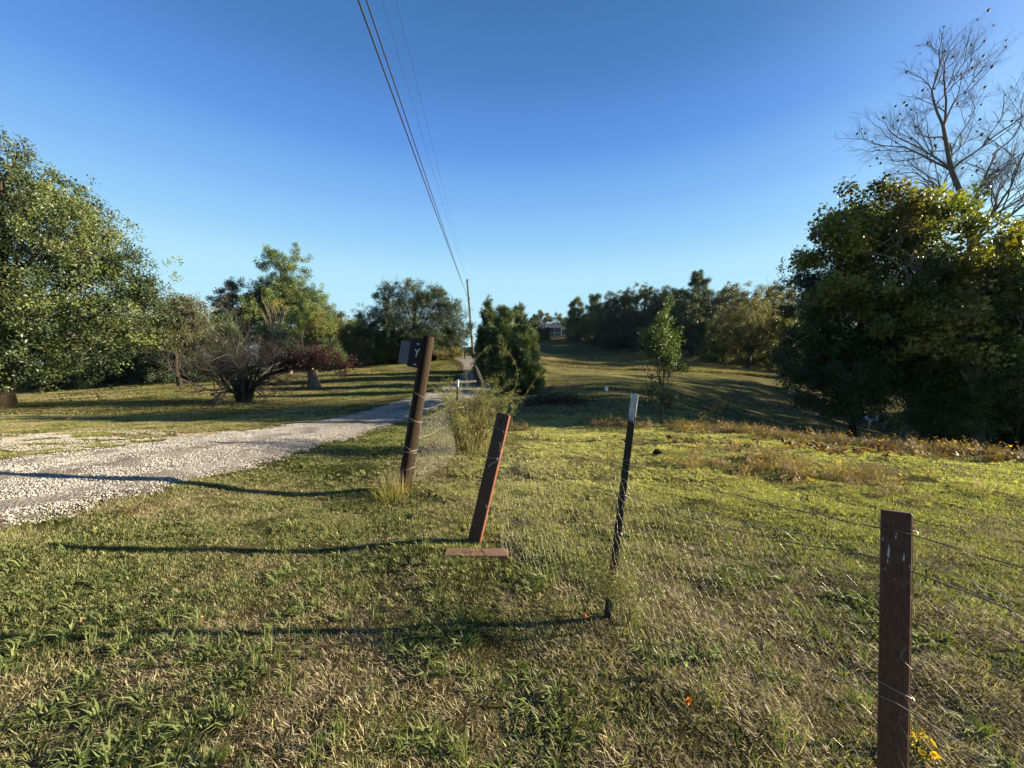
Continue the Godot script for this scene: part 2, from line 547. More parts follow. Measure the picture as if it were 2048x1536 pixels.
func make_grass() -> void:
	var turf := thing("grass", "short mown grass and dry straw covering lawn and pasture", "grass")
	turf.set_meta("kind", "stuff")
	var zones := [[0.45, 5.6, 0.18, 72.0, 260, 0.0038, 0.036], [5.4, 14.5, 0.42, 11.0, 600, 0.006, 0.038], [14.0, 48.0, 1.1, 1.0, 800, 0.013, 0.05]]
	for zi in 3:
		var z: Array = zones[zi]
		var sets := []
		for k in 10:
			sets.append([patch_mesh(0 if k < 5 else 1, z[2], int(z[4] * (1.0 if k < 5 else 1.2)), z[5] * (1.0 if k < 5 else 0.75), z[6] * (1.0 if k < 5 else 1.35)), [], []])
		var d0: float = z[0]
		var d1: float = z[1]
		var area := 1.42 * (d1 * d1 - d0 * d0) + 2.4 * (d1 - d0)
		for k in int(area * z[3]):
			var u := rng.randf()
			var d := sqrt(lerpf(d0 * d0, d1 * d1, u))
			var x := rng.randf_range(-1.0, 1.0) * (1.42 * d + 1.2)
			var e := off_lane(x, -d)
			if e < z[2] * 0.55:
				continue
			if d > 22.0 and x > 24.0:
				continue
			var dry := dryness(x, -d)
			var w := 5 if rng.randf() < dry else 0
			w += rng.randi() % 5
			var g := sward(x, -d)
			var tint := Color(1, 1, 1)
			if w < 5:
				if x < lane(d).x:
					tint = Color(1.25, 1.3, 1.15)
				else:
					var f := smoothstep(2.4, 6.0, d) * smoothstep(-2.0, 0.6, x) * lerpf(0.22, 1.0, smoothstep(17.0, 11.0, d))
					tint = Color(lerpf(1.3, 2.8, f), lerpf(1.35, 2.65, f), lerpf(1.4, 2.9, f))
				tint = tint * rng.randf_range(0.85, 1.15)
			else:
				tint = Color(1.2, 1.22, 1.2) * rng.randf_range(0.75, 1.2)
			var s := rng.randf_range(0.8, 1.2)
			if d > 4.0 and x > -1.0:
				s *= 0.9
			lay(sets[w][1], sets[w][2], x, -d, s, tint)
		for k in 10:
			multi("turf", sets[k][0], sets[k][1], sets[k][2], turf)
	# broad-bladed rosettes in the near lawn, mostly on the left
	var sets2 := []
	for k in 4:
		sets2.append([patch_mesh(2, 0.14, 18, 0.0085, 0.095), [], []])
	for k in 4200:
		var d := rng.randf_range(0.7, 4.2)
		var x := rng.randf_range(-1.42 * d - 1.0, 1.3 * d)
		var n := nz.get_noise_2d(x * 4.0 + 40.0, d * 4.0)
		var want := lerpf(0.34, -0.12, smoothstep(0.6, -1.6, x)) + smoothstep(2.2, 4.2, d) * 0.3
		if n < want:
			continue
		var w := rng.randi() % 4
		lay(sets2[w][1], sets2[w][2], x, -d, rng.randf_range(0.5, 1.15), Color(1.15, 1.1, 1.0) * rng.randf_range(0.75, 1.3))
	# thin upright sprigs
	for k in 4:
		multi("crabgrass", sets2[k][0], sets2[k][1], sets2[k][2], turf)
	var sprig := patch_mesh(3, 0.03, 16, 0.0024, 0.13)
	var sx := []
	var sc := []
	for k in 420:
		var d := rng.randf_range(0.9, 4.0)
		var x := rng.randf_range(-1.2, 1.0) * d
		if nz2.get_noise_2d(x * 4.0, d * 4.0) < 0.1:
			continue
		lay(sx, sc, x, -d, rng.randf_range(0.5, 1.0), Color(0.75, 1.1, 0.6))
	multi("sprigs", sprig, sx, sc, turf)
	# taller dry grass on the far rise
	var tallm := patch_mesh(3, 1.4, 420, 0.025, 0.42)
	var tx := []
	var tc := []
	for k in 2600:
		var d := rng.randf_range(50.0, 82.0)
		var x := d * rng.randf_range(0.05, 0.72)
		var n := nz.get_noise_2d(x * 0.5, d * 0.9)
		if n < -0.05 and d > 55.0:
			continue
		lay(tx, tc, x, -d, rng.randf_range(0.6, 1.1), Color(0.9, 0.85, 0.8) * rng.randf_range(0.75, 1.1))
	multi("tall_straw", tallm, tx, tc, turf)

# ---------------------------------------------------------------- trees
# kind: oval, star, tiny, spray (juniper), needle (pine)
func clump(kind: String, count: int, rad: float, size: float) -> ArrayMesh:
	var mb := MB.new()
	for k in count:
		var p := Vector3(rng.randfn(), rng.randfn(), rng.randfn()).normalized() * rad * pow(rng.randf(), 0.45)
		var b := Basis.from_euler(Vector3(rng.randf() * TAU, rng.randf() * TAU, rng.randf() * TAU))
		var s := size * rng.randf_range(0.65, 1.2)
		var v := rng.randf_range(0.72, 1.2)
		var col := Color(v * rng.randf_range(0.9, 1.12), v, v * rng.randf_range(0.85, 1.1))
		if kind == "oval":
			var up := b.z * s * 0.14
			mb.leaf_tri(p, p + b.x * s * 0.5 + b.y * s * 0.3 + up, p + b.x * s, col)
			mb.leaf_tri(p, p + b.x * s, p + b.x * s * 0.5 - b.y * s * 0.3 + up, col)
		elif kind == "star":
			var pts := []
			for q in 10:
				var a := TAU * q / 10.0
				var r := s * (0.62 if q % 2 == 0 else 0.33)
				if q == 0:
					r = s * 0.2
				pts.append(p + b.x * cos(a) * r + b.y * sin(a) * r + b.z * (0.12 * s * cos(a * 2.0) + 0.05 * s * (q % 2)))
			for q in 10:
				mb.leaf_tri(p, pts[q], pts[(q + 1) % 10], col)
		elif kind == "spray":
			# a feathery shoot that points along +y
			var t := rng.randf()
			var base := Vector3(rng.randfn() * 0.25, t - 0.5, rng.randfn() * 0.25) * rad * 1.3
			var dir := (Vector3(base.x, 0, base.z) * 1.2 + Vector3(rng.randfn() * 0.22, 0.75, rng.randfn() * 0.22) * rad).normalized()
			var side := dir.cross(Vector3(rng.randfn(), rng.randfn(), rng.randfn())).normalized()
			mb.leaf_tri(base - side * s * 0.16, base + dir * s * 1.5, base + side * s * 0.16, col)
		else:
			var dir := (p.normalized() + Vector3(0, 0.25, 0)).normalized()
			var side := dir.cross(Vector3(rng.randfn(), rng.randfn(), rng.randfn())).normalized()
			mb.leaf_tri(p * 0.6 - side * s * 0.05, p * 0.6 + dir * s * 1.4, p * 0.6 + side * s * 0.05, col)
	return mb.mesh(M.needle if kind in ["spray", "needle"] else M.leaf)

var clumps := {}

# lobes: [centre, radii]; points keep to the outer part and leave gaps where the noise is low
func crown(parent: Node3D, lobes: Array, count: int, kinds: Array, cols: Array, scale: Vector2, gap := -0.1, inner := 0.4, grain := 1.0) -> void:
	var xf := []
	var cl := []
	for k in kinds.size():
		xf.append([])
		cl.append([])
	var vol := 0.0
	for l in lobes:
		vol += pow(l[1].x * l[1].y * l[1].z, 0.75)
	var off := Vector3(parent.position.x * 3.1, 0, parent.position.z * 1.7)
	for l in lobes:
		var part_count := int(count * pow(l[1].x * l[1].y * l[1].z, 0.75) / vol)
		var tries := 0
		var made := 0
		while made < part_count and tries < part_count * 4:
			tries += 1
			var u := Vector3(rng.randfn(), rng.randfn(), rng.randfn()).normalized()
			var r := lerpf(inner, 1.0, pow(rng.randf(), 0.6))
			# bumpy outline
			r *= 1.0 + 0.22 * nz.get_noise_3dv(u * 6.0 * grain + off) + 0.16 * nz2.get_noise_3dv(u * 14.0 * grain + off)
			var p: Vector3 = l[0] + u * l[1] * r
			var nv := nz.get_noise_3dv((p + off) * 3.2 * grain)
			if nv < gap:
				continue
			if p.y < 0.15:
				continue
			made += 1
			var many := 1 if kinds[0][0] == "s" and kinds[0][1] == "p" else 5
			var spread_r: float = 0.1 * (l[1].x + l[1].y + l[1].z) / 3.0 + 0.06
			var t := clampf(0.5 + 0.9 * nz2.get_noise_3dv((p + off) * 1.5) + rng.randfn() * 0.2, 0.0, 0.999) * (cols.size() - 1)
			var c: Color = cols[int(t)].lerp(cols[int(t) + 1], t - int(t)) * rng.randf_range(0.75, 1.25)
			# a spray of leaf clumps round one shoot, drawn out along it
			var shoot := (u + Vector3(rng.randfn(), rng.randfn() * 0.6 + 0.15, rng.randfn()) * 0.6).normalized()
			for m in many:
				var w := rng.randi() % kinds.size()
				var s := rng.randf_range(scale.x, scale.y)
				var b: Basis
				if many == 1:
					# shoots lean outwards and up
					var o := Vector3(u.x, 0.9, u.z).normalized()
					var q := Quaternion(Vector3.UP, o)
					b = (Basis(q).rotated(o, rng.randf() * TAU)) * Basis.from_scale(Vector3(s * 0.8, s * 1.45, s * 0.8))
				else:
					s *= 0.74
					b = Basis.from_euler(Vector3(rng.randf() * TAU, rng.randf() * TAU, rng.randf() * TAU)).scaled(Vector3(s, s, s))
				var pp := p
				if many > 1:
					pp += shoot * rng.randfn() * spread_r * 1.5 + Vector3(rng.randfn(), rng.randfn() * 0.7, rng.randfn()) * spread_r * 0.7
				xf[w].append(Transform3D(b, pp))
				cl[w].append(c * rng.randf_range(0.85, 1.15))
			made += many - 1
	for k in kinds.size():
		if xf[k].size():
			multi("crown", clumps[kinds[k]], xf[k], cl[k], parent)

func curve(a: Vector3, b: Vector3, sag: Vector3, steps: int, rough: float) -> PackedVector3Array:
	var p := PackedVector3Array()
	for k in steps + 1:
		var t := float(k) / steps
		var q := a.lerp(b, t) + sag * sin(t * PI)
		if k > 0 and k < steps:
			q += Vector3(rng.randfn(), rng.randfn(), rng.randfn()) * rough
		p.append(q)
	return p

func taper(n: int, r0: float, r1: float, pw := 1.0) -> PackedFloat32Array:
	var r := PackedFloat32Array()
	for k in n:
		r.append(lerpf(r0, r1, pow(float(k) / (n - 1), pw)))
	return r

func trunk_of(parent: Node3D, h: float, r: float, bend: Vector3, col: Color, sides := 10) -> PackedVector3Array:
	var mb := MB.new()
	var p := curve(Vector3(0, -0.25, 0), Vector3(bend.x, h, bend.z), Vector3(rng.randfn(), 0, rng.randfn()) * h * 0.02, 9, h * 0.006)
	var rr := taper(10, r, r * 0.25, 0.9)
	rr[0] = r * 1.55
	rr[1] = r * 1.1
	mb.tube(p, rr, sides, col, 0.12, rng.randf() * 9.0)
	part("trunk", mb, M.bark, parent)
	return p

func limbs_of(parent: Node3D, trunk: PackedVector3Array, lobes: Array, count: int, r: float, col: Color, twigs := 3) -> void:
	for k in count:
		var l: Array = lobes[k % lobes.size()]
		var u := Vector3(rng.randfn(), rng.randfn() * 0.8 + 0.2, rng.randfn()).normalized()
		var tip: Vector3 = l[0] + u * l[1] * rng.randf_range(0.45, 0.78)
		var from := trunk[clampi(int((tip.y * rng.randf_range(0.3, 0.7)) / trunk[9].y * 9.0), 2, 8)]
		if tip.y < from.y * 0.6:
			from = trunk[2]
		var mb := MB.new()
		var p := curve(from, tip, Vector3(0, tip.distance_to(from) * 0.12, 0), 8, tip.distance_to(from) * 0.015)
		var rr := r * rng.randf_range(0.7, 1.1)
		mb.tube(p, taper(9, rr, rr * 0.12), 6, col, 0.08)
		for t in twigs:
			var q := p[3 + rng.randi() % 5]
			var e := q + (u + Vector3(rng.randfn(), rng.randfn() * 0.7 + 0.2, rng.randfn()) * 0.8).normalized() * tip.distance_to(from) * rng.randf_range(0.15, 0.32)
			mb.tube(curve(q, e, Vector3.UP * 0.1, 5, 0.04), taper(6, rr * 0.4, rr * 0.06), 5, col)
		part("limb", mb, M.bark, parent)

# bare branching: each call adds a limb and what grows from it
func grow(mb: MB, at: Vector3, dir: Vector3, len: float, r: float, level: int, col: Color, opt: Dictionary, tips: Array) -> void:
	var steps := 6 if level > 1 else 4
	var p := PackedVector3Array([at])
	var d := dir.normalized()
	for k in steps:
		d = (d + Vector3(rng.randfn(), rng.randfn(), rng.randfn()) * opt.wander + Vector3.UP * opt.lift + opt.get("pull", Vector3.ZERO)).normalized()
		p.append(p[k] + d * len / steps)
	var r1: float = r * opt.thin
	mb.tube(p, taper(steps + 1, r, r1), 7 if level > 2 else (5 if level > 1 else 3), col, 0.05 if level > 2 else 0.0)
	if level <= 0:
		tips.append(p[steps])
		return
	var kids: int = opt.kids
	for k in kids:
		var f := 1.0 if k == 0 else rng.randf_range(0.35, 0.95)
		var at2 := p[int(round(f * steps))]
		var spread: float = opt.spread * (0.5 if k == 0 else 1.0)
		var side := d.cross(Vector3(rng.randfn(), rng.randfn(), rng.randfn())).normalized()
		var nd := (d * cos(spread) + side * sin(spread)).normalized()
		grow(mb, at2, nd, len * opt.short * rng.randf_range(0.75, 1.15), (r1 if k == 0 else lerpf(r, r1, f) * 0.62), level - 1, col, opt, tips)

func broad(called: String, label: String, x: float, d: float, h: float, w: float, kind: Array, cols: Array, count: int, opt := {}) -> Node3D:
	var t := thing(called, label, "tree", on_ground(x, d), 0.0, opt.get("group", ""))
	var lobes := []
	var low: float = opt.get("low", 0.22) * h
	var n: int = opt.get("lobes", 7)
	var mid := (h + low) * 0.5
	lobes.append([Vector3(0, mid, 0), Vector3(w * 0.36, (h - low) * 0.42, w * 0.36)])
	for k in n:
		var a := TAU * k / n + rng.randf() * 0.7
		var y := rng.randf_range(low + (h - low) * 0.22, h * 0.8)
		var reach: float = w * 0.33 * sqrt(maxf(0.15, 1.0 - pow((y - mid) / ((h - low) * 0.55), 2.0)))
		var s := rng.randf_range(0.17, 0.26)
		lobes.append([Vector3(cos(a) * reach, y, sin(a) * reach), Vector3(w * s, (h - low) * s * 0.85, w * s)])
	if low < 0.051 * h:
		for k in 6:
			var a := TAU * k / 6.0 + rng.randf()
			lobes.append([Vector3(cos(a) * w * 0.32, h * 0.14, sin(a) * w * 0.32), Vector3(w * 0.2, h * 0.17, w * 0.2)])
	lobes.append([Vector3(rng.randfn() * w * 0.06, h * 0.86, 0), Vector3(w * 0.2, h * 0.14, w * 0.2)])
	var bark: Color = opt.get("bark", Color(0.07, 0.058, 0.045))
	var tr := trunk_of(t, h * 0.78, opt.get("girth", h * 0.022), Vector3(rng.randfn() * 0.03 * h, 0, rng.randfn() * 0.03 * h), bark, 9)
	limbs_of(t, tr, lobes, opt.get("limbs", 7), h * 0.01, bark, 2)
	crown(t, lobes, int(count * 1.7), kind, cols, opt.get("scale", Vector2(0.8, 1.3)), opt.get("gap", -0.12), 0.35, opt.get("grain", 0.8))
	return t

func conifer(called: String, label: String, x: float, d: float, h: float, w: float, cols: Array, count: int, kind: Array, opt := {}) -> Node3D:
	var t := thing(called, label, "tree", on_ground(x, d), 0.0, opt.get("group", ""))
	var bark := Color(0.09, 0.06, 0.045)
	trunk_of(t, h * 0.92, h * 0.017, Vector3(rng.randfn() * 0.02 * h, 0, 0), bark, 8)
	var lobes := []
	var low: float = opt.get("low", 0.03) * h
	var tiers: int = opt.get("tiers", 9)
	for k in tiers:
		var f := (k + 0.5) / tiers
		var y := lerpf(low, h, f)
		var r: float = w * 0.5 * pow(1.0 - f, opt.get("taper", 0.7)) * rng.randf_range(0.8, 1.12)
		if opt.get("pine", false):
			r = w * 0.5 * sqrt(maxf(0.08, 1.0 - pow(f * 1.25 - 0.3, 2.0))) * rng.randf_range(0.55, 1.15)
			var a := rng.randf() * TAU
			for j in 3:
				lobes.append([Vector3(cos(a + j * 2.1) * r * 0.55, y, sin(a + j * 2.1) * r * 0.55), Vector3(r * 0.5, h / tiers * 0.42, r * 0.5)])
		else:
			lobes.append([Vector3(rng.randfn() * 0.04 * w, y, rng.randfn() * 0.04 * w), Vector3(r, h / tiers * 0.8, r)])
			if k > 1 and k < tiers - 1 and k % 2 == 0:
				var a := rng.randf() * TAU
				lobes.append([Vector3(cos(a) * r * 0.7, y + 0.1 * h, sin(a) * r * 0.7), Vector3(r * 0.3, h / tiers * 1.1, r * 0.3)])
	for k in int(opt.get("spikes", 0)):
		var a := rng.randf() * TAU
		var f := rng.randf_range(0.35, 0.95)
		var r: float = w * 0.5 * pow(1.0 - f, opt.get("taper", 0.7)) * 0.95
		lobes.append([Vector3(cos(a) * r, lerpf(low, h, f) + 0.05 * h, sin(a) * r), Vector3(w * 0.055, h * 0.1, w * 0.055)])
	if not opt.get("pine", false):
		lobes.append([Vector3(0, h * 0.97, 0), Vector3(w * 0.05, h * 0.07, w * 0.05)])
	crown(t, lobes, count, kind, cols, opt.get("scale", Vector2(0.8, 1.25)), opt.get("gap", -0.22), 0.3, opt.get("grain", 1.0))
	return t

func shrub(called: String, label: String, x: float, d: float, h: float, w: float, kind: Array, cols: Array, count: int, opt := {}) -> Node3D:
	var t := thing(called, label, opt.get("category", "shrub"), on_ground(x, d), 0.0, opt.get("group", ""))
	var bark: Color = opt.get("bark", Color(0.1, 0.08, 0.06))
	var mb := MB.new()
	var stems: int = opt.get("stems", 10)
	var tips := []
	for k in stems:
		var a := rng.randf() * TAU
		var lean := rng.randf_range(0.05, 0.9) * w / h * 0.5
		grow(mb, Vector3(cos(a) * w * 0.06, -0.1, sin(a) * w * 0.06), Vector3(cos(a) * lean, 1.0, sin(a) * lean), h * rng.randf_range(0.4, 0.6), opt.get("girth", 0.012) * h, opt.get("depth", 2), bark, {"wander": 0.12, "lift": 0.05, "thin": 0.6, "kids": 3, "spread": 0.6, "short": 0.62}, tips)
	var stem := part("stem", mb, M.bark, t)
	stem.set_meta("kind", "stuff")
	if count > 0:
		var lobes := [[Vector3(0, h * 0.5, 0), Vector3(w * 0.4, h * 0.42, w * 0.4)]]
		for k in 5:
			var a := TAU * k / 5.0 + rng.randf()
			lobes.append([Vector3(cos(a) * w * 0.28, h * rng.randf_range(0.3, 0.72), sin(a) * w * 0.28), Vector3(w * 0.24, h * 0.26, w * 0.24)])
		crown(t, lobes, count, kind, cols, opt.get("scale", Vector2(0.7, 1.2)), opt.get("gap", -0.1), 0.2, opt.get("grain", 1.6))
	return t

func make_trees() -> void:
	for k in 3:
		clumps["near%d" % k] = clump("oval", 22, 0.32, 0.135)
		clumps["big%d" % k] = clump("star", 20, 0.5, 0.2)
		clumps["sap%d" % k] = clump("oval", 9, 0.15, 0.1)
		clumps["tiny%d" % k] = clump("oval", 26, 0.2, 0.05)
		clumps["far%d" % k] = clump("oval", 46, 0.75, 0.3)
		clumps["mid%d" % k] = clump("oval", 40, 0.55, 0.21)
		clumps["spray%d" % k] = clump("spray", 70, 0.3, 0.13)
		clumps["sprayfar%d" % k] = clump("spray", 46, 0.6, 0.32)
		clumps["pine%d" % k] = clump("needle", 90, 0.55, 0.42)
	var near := ["near0", "near1", "near2"]
	var big := ["big0", "big1", "big2"]
	var tiny := ["tiny0", "tiny1", "tiny2"]
	var far := ["far0", "far1", "far2"]
	var mid := ["mid0", "mid1", "mid2"]
	var spray := ["spray0", "spray1", "spray2"]
	var sprayfar := ["sprayfar0", "sprayfar1", "sprayfar2"]
	var pine := ["pine0", "pine1", "pine2"]
	var green := [Color(0.035, 0.06, 0.02), Color(0.06, 0.095, 0.024), Color(0.1, 0.125, 0.03)]
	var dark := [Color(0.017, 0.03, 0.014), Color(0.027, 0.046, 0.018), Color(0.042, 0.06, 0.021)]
	var cedar := [Color(0.045, 0.07, 0.036), Color(0.075, 0.11, 0.046), Color(0.12, 0.15, 0.055)]
	var yellow := [Color(0.075, 0.09, 0.02), Color(0.14, 0.13, 0.025), Color(0.22, 0.175, 0.03)]
	var brown := [Color(0.06, 0.05, 0.024), Color(0.11, 0.075, 0.03), Color(0.15, 0.1, 0.04)]
	var bark := Color(0.075, 0.06, 0.046)

	# the big tree on the left
	var t := thing("shade_tree", "big leafy tree at the left edge, trunk wrapped in low branches", "tree", on_ground(-23.9, 18.6))
	var lobes := [[Vector3(0, 5.6, 0), Vector3(5.4, 4.6, 5.2)], [Vector3(-1.0, 9.6, 0.3), Vector3(3.0, 2.6, 3.0)], [Vector3(0.6, 11.2, 0), Vector3(1.3, 1.5, 1.4)], [Vector3(3.6, 7.6, 0.6), Vector3(2.3, 1.9, 2.2)], [Vector3(4.9, 5.6, 0.8), Vector3(2.2, 1.7, 2.2)], [Vector3(5.3, 3.6, 0.4), Vector3(2.1, 1.7, 2.3)], [Vector3(2.3, 9.0, -0.6), Vector3(1.7, 1.6, 1.8)], [Vector3(2.6, 2.9, 2.6), Vector3(2.6, 1.8, 2.2)], [Vector3(-3.5, 3.6, 2.4), Vector3(3.0, 2.4, 2.6)], [Vector3(-4.6, 6.8, 0), Vector3(3.0, 2.6, 3.0)], [Vector3(0.4, 4.4, 4.2), Vector3(2.6, 2.2, 1.6)], [Vector3(-0.4, 7.6, 3.4), Vector3(2.6, 2.0, 1.6)], [Vector3(2.9, 10.2, 0.2), Vector3(0.8, 0.9, 0.8)], [Vector3(4.5, 8.6, 0.2), Vector3(1.1, 0.9, 1.0)], [Vector3(6.2, 6.3, 0.4), Vector3(1.2, 0.9, 1.1)], [Vector3(6.9, 4.9, 0.3), Vector3(1.1, 0.8, 1.0)]]
	var tr := trunk_of(t, 9.2, 0.3, Vector3(0.2, 0, 0.1), bark, 12)
	limbs_of(t, tr, lobes, 22, 0.11, bark, 4)
	for k in 34:
		var l: Array = lobes[rng.randi() % lobes.size()]
		var u := Vector3(rng.randfn(), rng.randfn() * 0.7 + 0.35, rng.randfn()).normalized()
		var r := rng.randf_range(0.22, 0.5)
		lobes.append([l[0] + u * l[1] * 1.08, Vector3(r, r * 1.3, r)])
	crown(t, lobes, 7000, near, [Color(0.032, 0.05, 0.024), Color(0.055, 0.08, 0.028), Color(0.085, 0.115, 0.032), Color(0.14, 0.165, 0.045)], Vector2(0.9, 1.5), 0.06, 0.45, 1.3)
	shrub("vine_thicket", "leafy sprouts round the foot of the big left tree", -24.0, 18.0, 1.2, 1.7, tiny, green, 260, {"stems": 6, "scale": Vector2(1.0, 1.8)})

	# behind it, along the far side of the lawn
	broad("small_tree", "grey-green tree just right of the big left tree", -25.2, 30, 7.0, 5.4, near, [Color(0.05, 0.06, 0.03), Color(0.09, 0.1, 0.045), Color(0.12, 0.12, 0.06)], 900, {"low": 0.35, "scale": Vector2(1.0, 1.6)})
	broad("yellowing_tree", "yellow-green round tree low between left tree and bare dark tree", -39.0, 47, 6.6, 9.5, mid, yellow, 520, {"low": 0.05, "scale": Vector2(1.0, 1.6)})
	broad("olive_tree", "olive broad tree at far left beyond the lawn edge", -47.0, 46, 8.0, 10.0, mid, [green[1], yellow[0], yellow[1]], 520, {"low": 0.04, "scale": Vector2(1.0, 1.6)})
	broad("backdrop_tree", "dark tree behind the lower limbs of the big left tree", -36.0, 33, 5.6, 8.5, near, dark, 1500, {"low": 0.02, "scale": Vector2(1.0, 1.7)})
	broad("backdrop_tree", "tall dark tree at the left edge behind the big tree", -50.0, 36, 9.0, 9.0, mid, dark, 700, {"low": 0.03})
	broad("backdrop_tree", "low dark tree by the left lawn edge near the pale marker", -28.5, 34, 3.8, 6.2, near, dark, 1000, {"low": 0.01, "scale": Vector2(1.0, 1.6)})
	conifer("juniper", "low dark juniper behind the left side of the bare dark tree", -32.0, 40, 3.6, 4.2, cedar, 420, spray, {"taper": 0.5, "scale": Vector2(1.2, 2.0)})
	conifer("juniper", "slim juniper with yellowish tip behind the bare dark tree", -29.5, 41, 6.3, 3.0, cedar, 420, spray, {"scale": Vector2(1.2, 2.0)})
	conifer("juniper", "rounded dark juniper right of the dark red foliage", -19.4, 42, 2.9, 3.4, cedar, 360, spray, {"taper": 0.4, "scale": Vector2(1.2, 2.0)})
	# the tall pair
	var tallc := [Color(0.05, 0.085, 0.025), Color(0.085, 0.13, 0.032), Color(0.13, 0.175, 0.04)]
	var pair := thing("twin_top_tree", "tall green tree with two pointed tops behind the bare dark tree", "tree", on_ground(-32.0, 56.5))
	lobes = [[Vector3(0, 6.5, 0), Vector3(5.6, 5.8, 4.6)], [Vector3(-1.5, 12.4, 0.6), Vector3(1.7, 4.7, 1.7)], [Vector3(1.7, 12.4, 0.8), Vector3(1.7, 4.7, 1.7)], [Vector3(0, 10.0, 0.3), Vector3(2.8, 3.0, 2.4)], [Vector3(-3.8, 6.4, 0.8), Vector3(2.6, 4.0, 2.4)], [Vector3(3.4, 8.6, 0), Vector3(2.4, 3.6, 2.2)], [Vector3(-2.9, 9.6, 0.6), Vector3(1.8, 3.0, 2.0)], [Vector3(4.4, 5.6, 1), Vector3(2.6, 2.8, 2.2)], [Vector3(5.1, 3.0, 1), Vector3(2.6, 2.6, 2.2)]]
	tr = trunk_of(pair, 14.0, 0.3, Vector3(-0.8, 0, 0), bark)
	limbs_of(pair, tr, lobes, 12, 0.1, bark, 2)
	for k in 20:
		var l: Array = lobes[rng.randi() % lobes.size()]
		var u := Vector3(rng.randfn(), rng.randfn() * 0.7 + 0.35, rng.randfn()).normalized()
		var r := rng.randf_range(0.22, 0.5)
		lobes.append([l[0] + u * l[1] * 1.08, Vector3(r, r * 1.3, r)])
	crown(pair, lobes, 4200, mid, tallc, Vector2(0.8, 1.35), -0.8, 0.5, 0.9)
	broad("oak_tree", "greyish oak on the left flank of the twin-topped tree", -38.6, 55, 13.2, 6.4, mid, [Color(0.045, 0.046, 0.03), Color(0.07, 0.066, 0.046), Color(0.1, 0.09, 0.06)], 700, {"low": 0.15, "gap": -0.02, "scale": Vector2(0.8, 1.3)})
	broad("yellow_green_tree", "bright yellow-green tree at the right foot of the twin-topped tree", -26.5, 53, 8.2, 6.0, mid, [green[2], Color(0.13, 0.15, 0.03), yellow[1]], 520, {"low": 0.03})
	# pale-stemmed bare tree in front of them
	t = thing("pale_bare_tree", "nearly bare tree with pale upright stems before the twin-topped tree", "tree", on_ground(-27.6, 46))
	for k in 6:
		var mb := MB.new()
		var tips := []
		grow(mb, Vector3(0, -0.1, 0), Vector3(rng.randf_range(-0.4, 0.4), 1.0, rng.randf_range(-0.3, 0.3)), 5.0, 0.055, 3, Color(0.36, 0.31, 0.23), {"wander": 0.07, "lift": 0.06, "thin": 0.6, "kids": 3, "spread": 0.45, "short": 0.5}, tips)
		part("limb", mb, M.bark, t)
	crown(t, [[Vector3(0, 8.4, 0), Vector3(3.0, 2.6, 2.4)]], 25, mid, yellow, Vector2(0.6, 1.0), -0.3)
	broad("round_tree", "rounded mid-green tree in the gap left of the dark oak", -27.5, 61, 9.3, 8.0, mid, [dark[2], green[2], yellow[0]], 600, {"low": 0.05})
	broad("round_tree", "low olive tree just left of the dark oak", -21.6, 57, 6.4, 5.5, mid, [green[1], green[2], yellow[1]], 360, {"low": 0.03})
	shrub("tan_brush", "thin tan leafless brush left of the dark oak", -17.6, 46, 3.9, 4.0, tiny, brown, 90, {"stems": 22, "depth": 2, "girth": 0.007, "bark": Color(0.3, 0.22, 0.15), "scale": Vector2(1.4, 2.2)})
	shrub("tan_brush", "twiggy bare brush in front of the slim juniper", -22.6, 47, 4.2, 4.5, tiny, brown, 120, {"stems": 18, "depth": 2, "girth": 0.007, "bark": Color(0.2, 0.15, 0.1), "scale": Vector2(1.4, 2.2)})
	shrub("weedy_bush", "pale green weedy bush under the left side of the dark oak", -15.2, 47.5, 3.0, 4.0, near, [green[2], yellow[0], yellow[1]], 330, {"scale": Vector2(0.9, 1.5)})
	shrub("weedy_bush", "straw-coloured brush under the dark oak beside the lane crest", -8.2, 50.0, 1.8, 4.6, near, [yellow[0], Color(0.2, 0.16, 0.07), yellow[1]], 330, {"scale": Vector2(0.8, 1.3)})
	broad("thicket_tree", "dark low thicket behind the foot of the dark oak", -13.5, 53, 5.0, 11.0, mid, dark, 520, {"low": 0.0})
	broad("thicket_tree", "far hazy tree row seen right of the twin-topped tree", -33.0, 75, 9.5, 12.0, far, [green[1], yellow[0], brown[1]], 420, {"low": 0.0})
	broad("thicket_tree", "hazy far wood seen between big left tree and twin-topped tree", -60.0, 72, 9.0, 16.0, far, [green[1], yellow[0], yellow[1]], 420, {"low": 0.0})
	# the dark spreading oak by the lane
	t = thing("spreading_oak", "dark spreading tree beside the lane crest left of the utility pole", "tree", on_ground(-11.6, 47))
	lobes = [[Vector3(0, 4.6, 0), Vector3(4.6, 3.0, 4.0)], [Vector3(-2.6, 7.6, 0), Vector3(1.7, 1.9, 1.7)], [Vector3(-0.1, 8.2, 0.3), Vector3(1.5, 1.7, 1.6)], [Vector3(2.5, 7.7, 0), Vector3(1.7, 1.5, 1.7)], [Vector3(4.4, 6.0, 0.4), Vector3(1.9, 1.4, 1.9)], [Vector3(-4.6, 5.4, 0), Vector3(2.2, 1.1, 2.0)], [Vector3(-5.2, 3.6, 0.5), Vector3(2.1, 0.9, 2.0)], [Vector3(5.0, 3.7, 0.2), Vector3(1.9, 1.5, 1.9)], [Vector3(1.5, 2.7, 2.2), Vector3(2.6, 1.5, 1.6)], [Vector3(-2.2, 2.7, 1.2), Vector3(2.6, 1.0, 1.8)]]
	tr = trunk_of(t, 7.4, 0.3, Vector3(0.1, 0, 0), bark)
	limbs_of(t, tr, lobes, 14, 0.1, bark, 3)
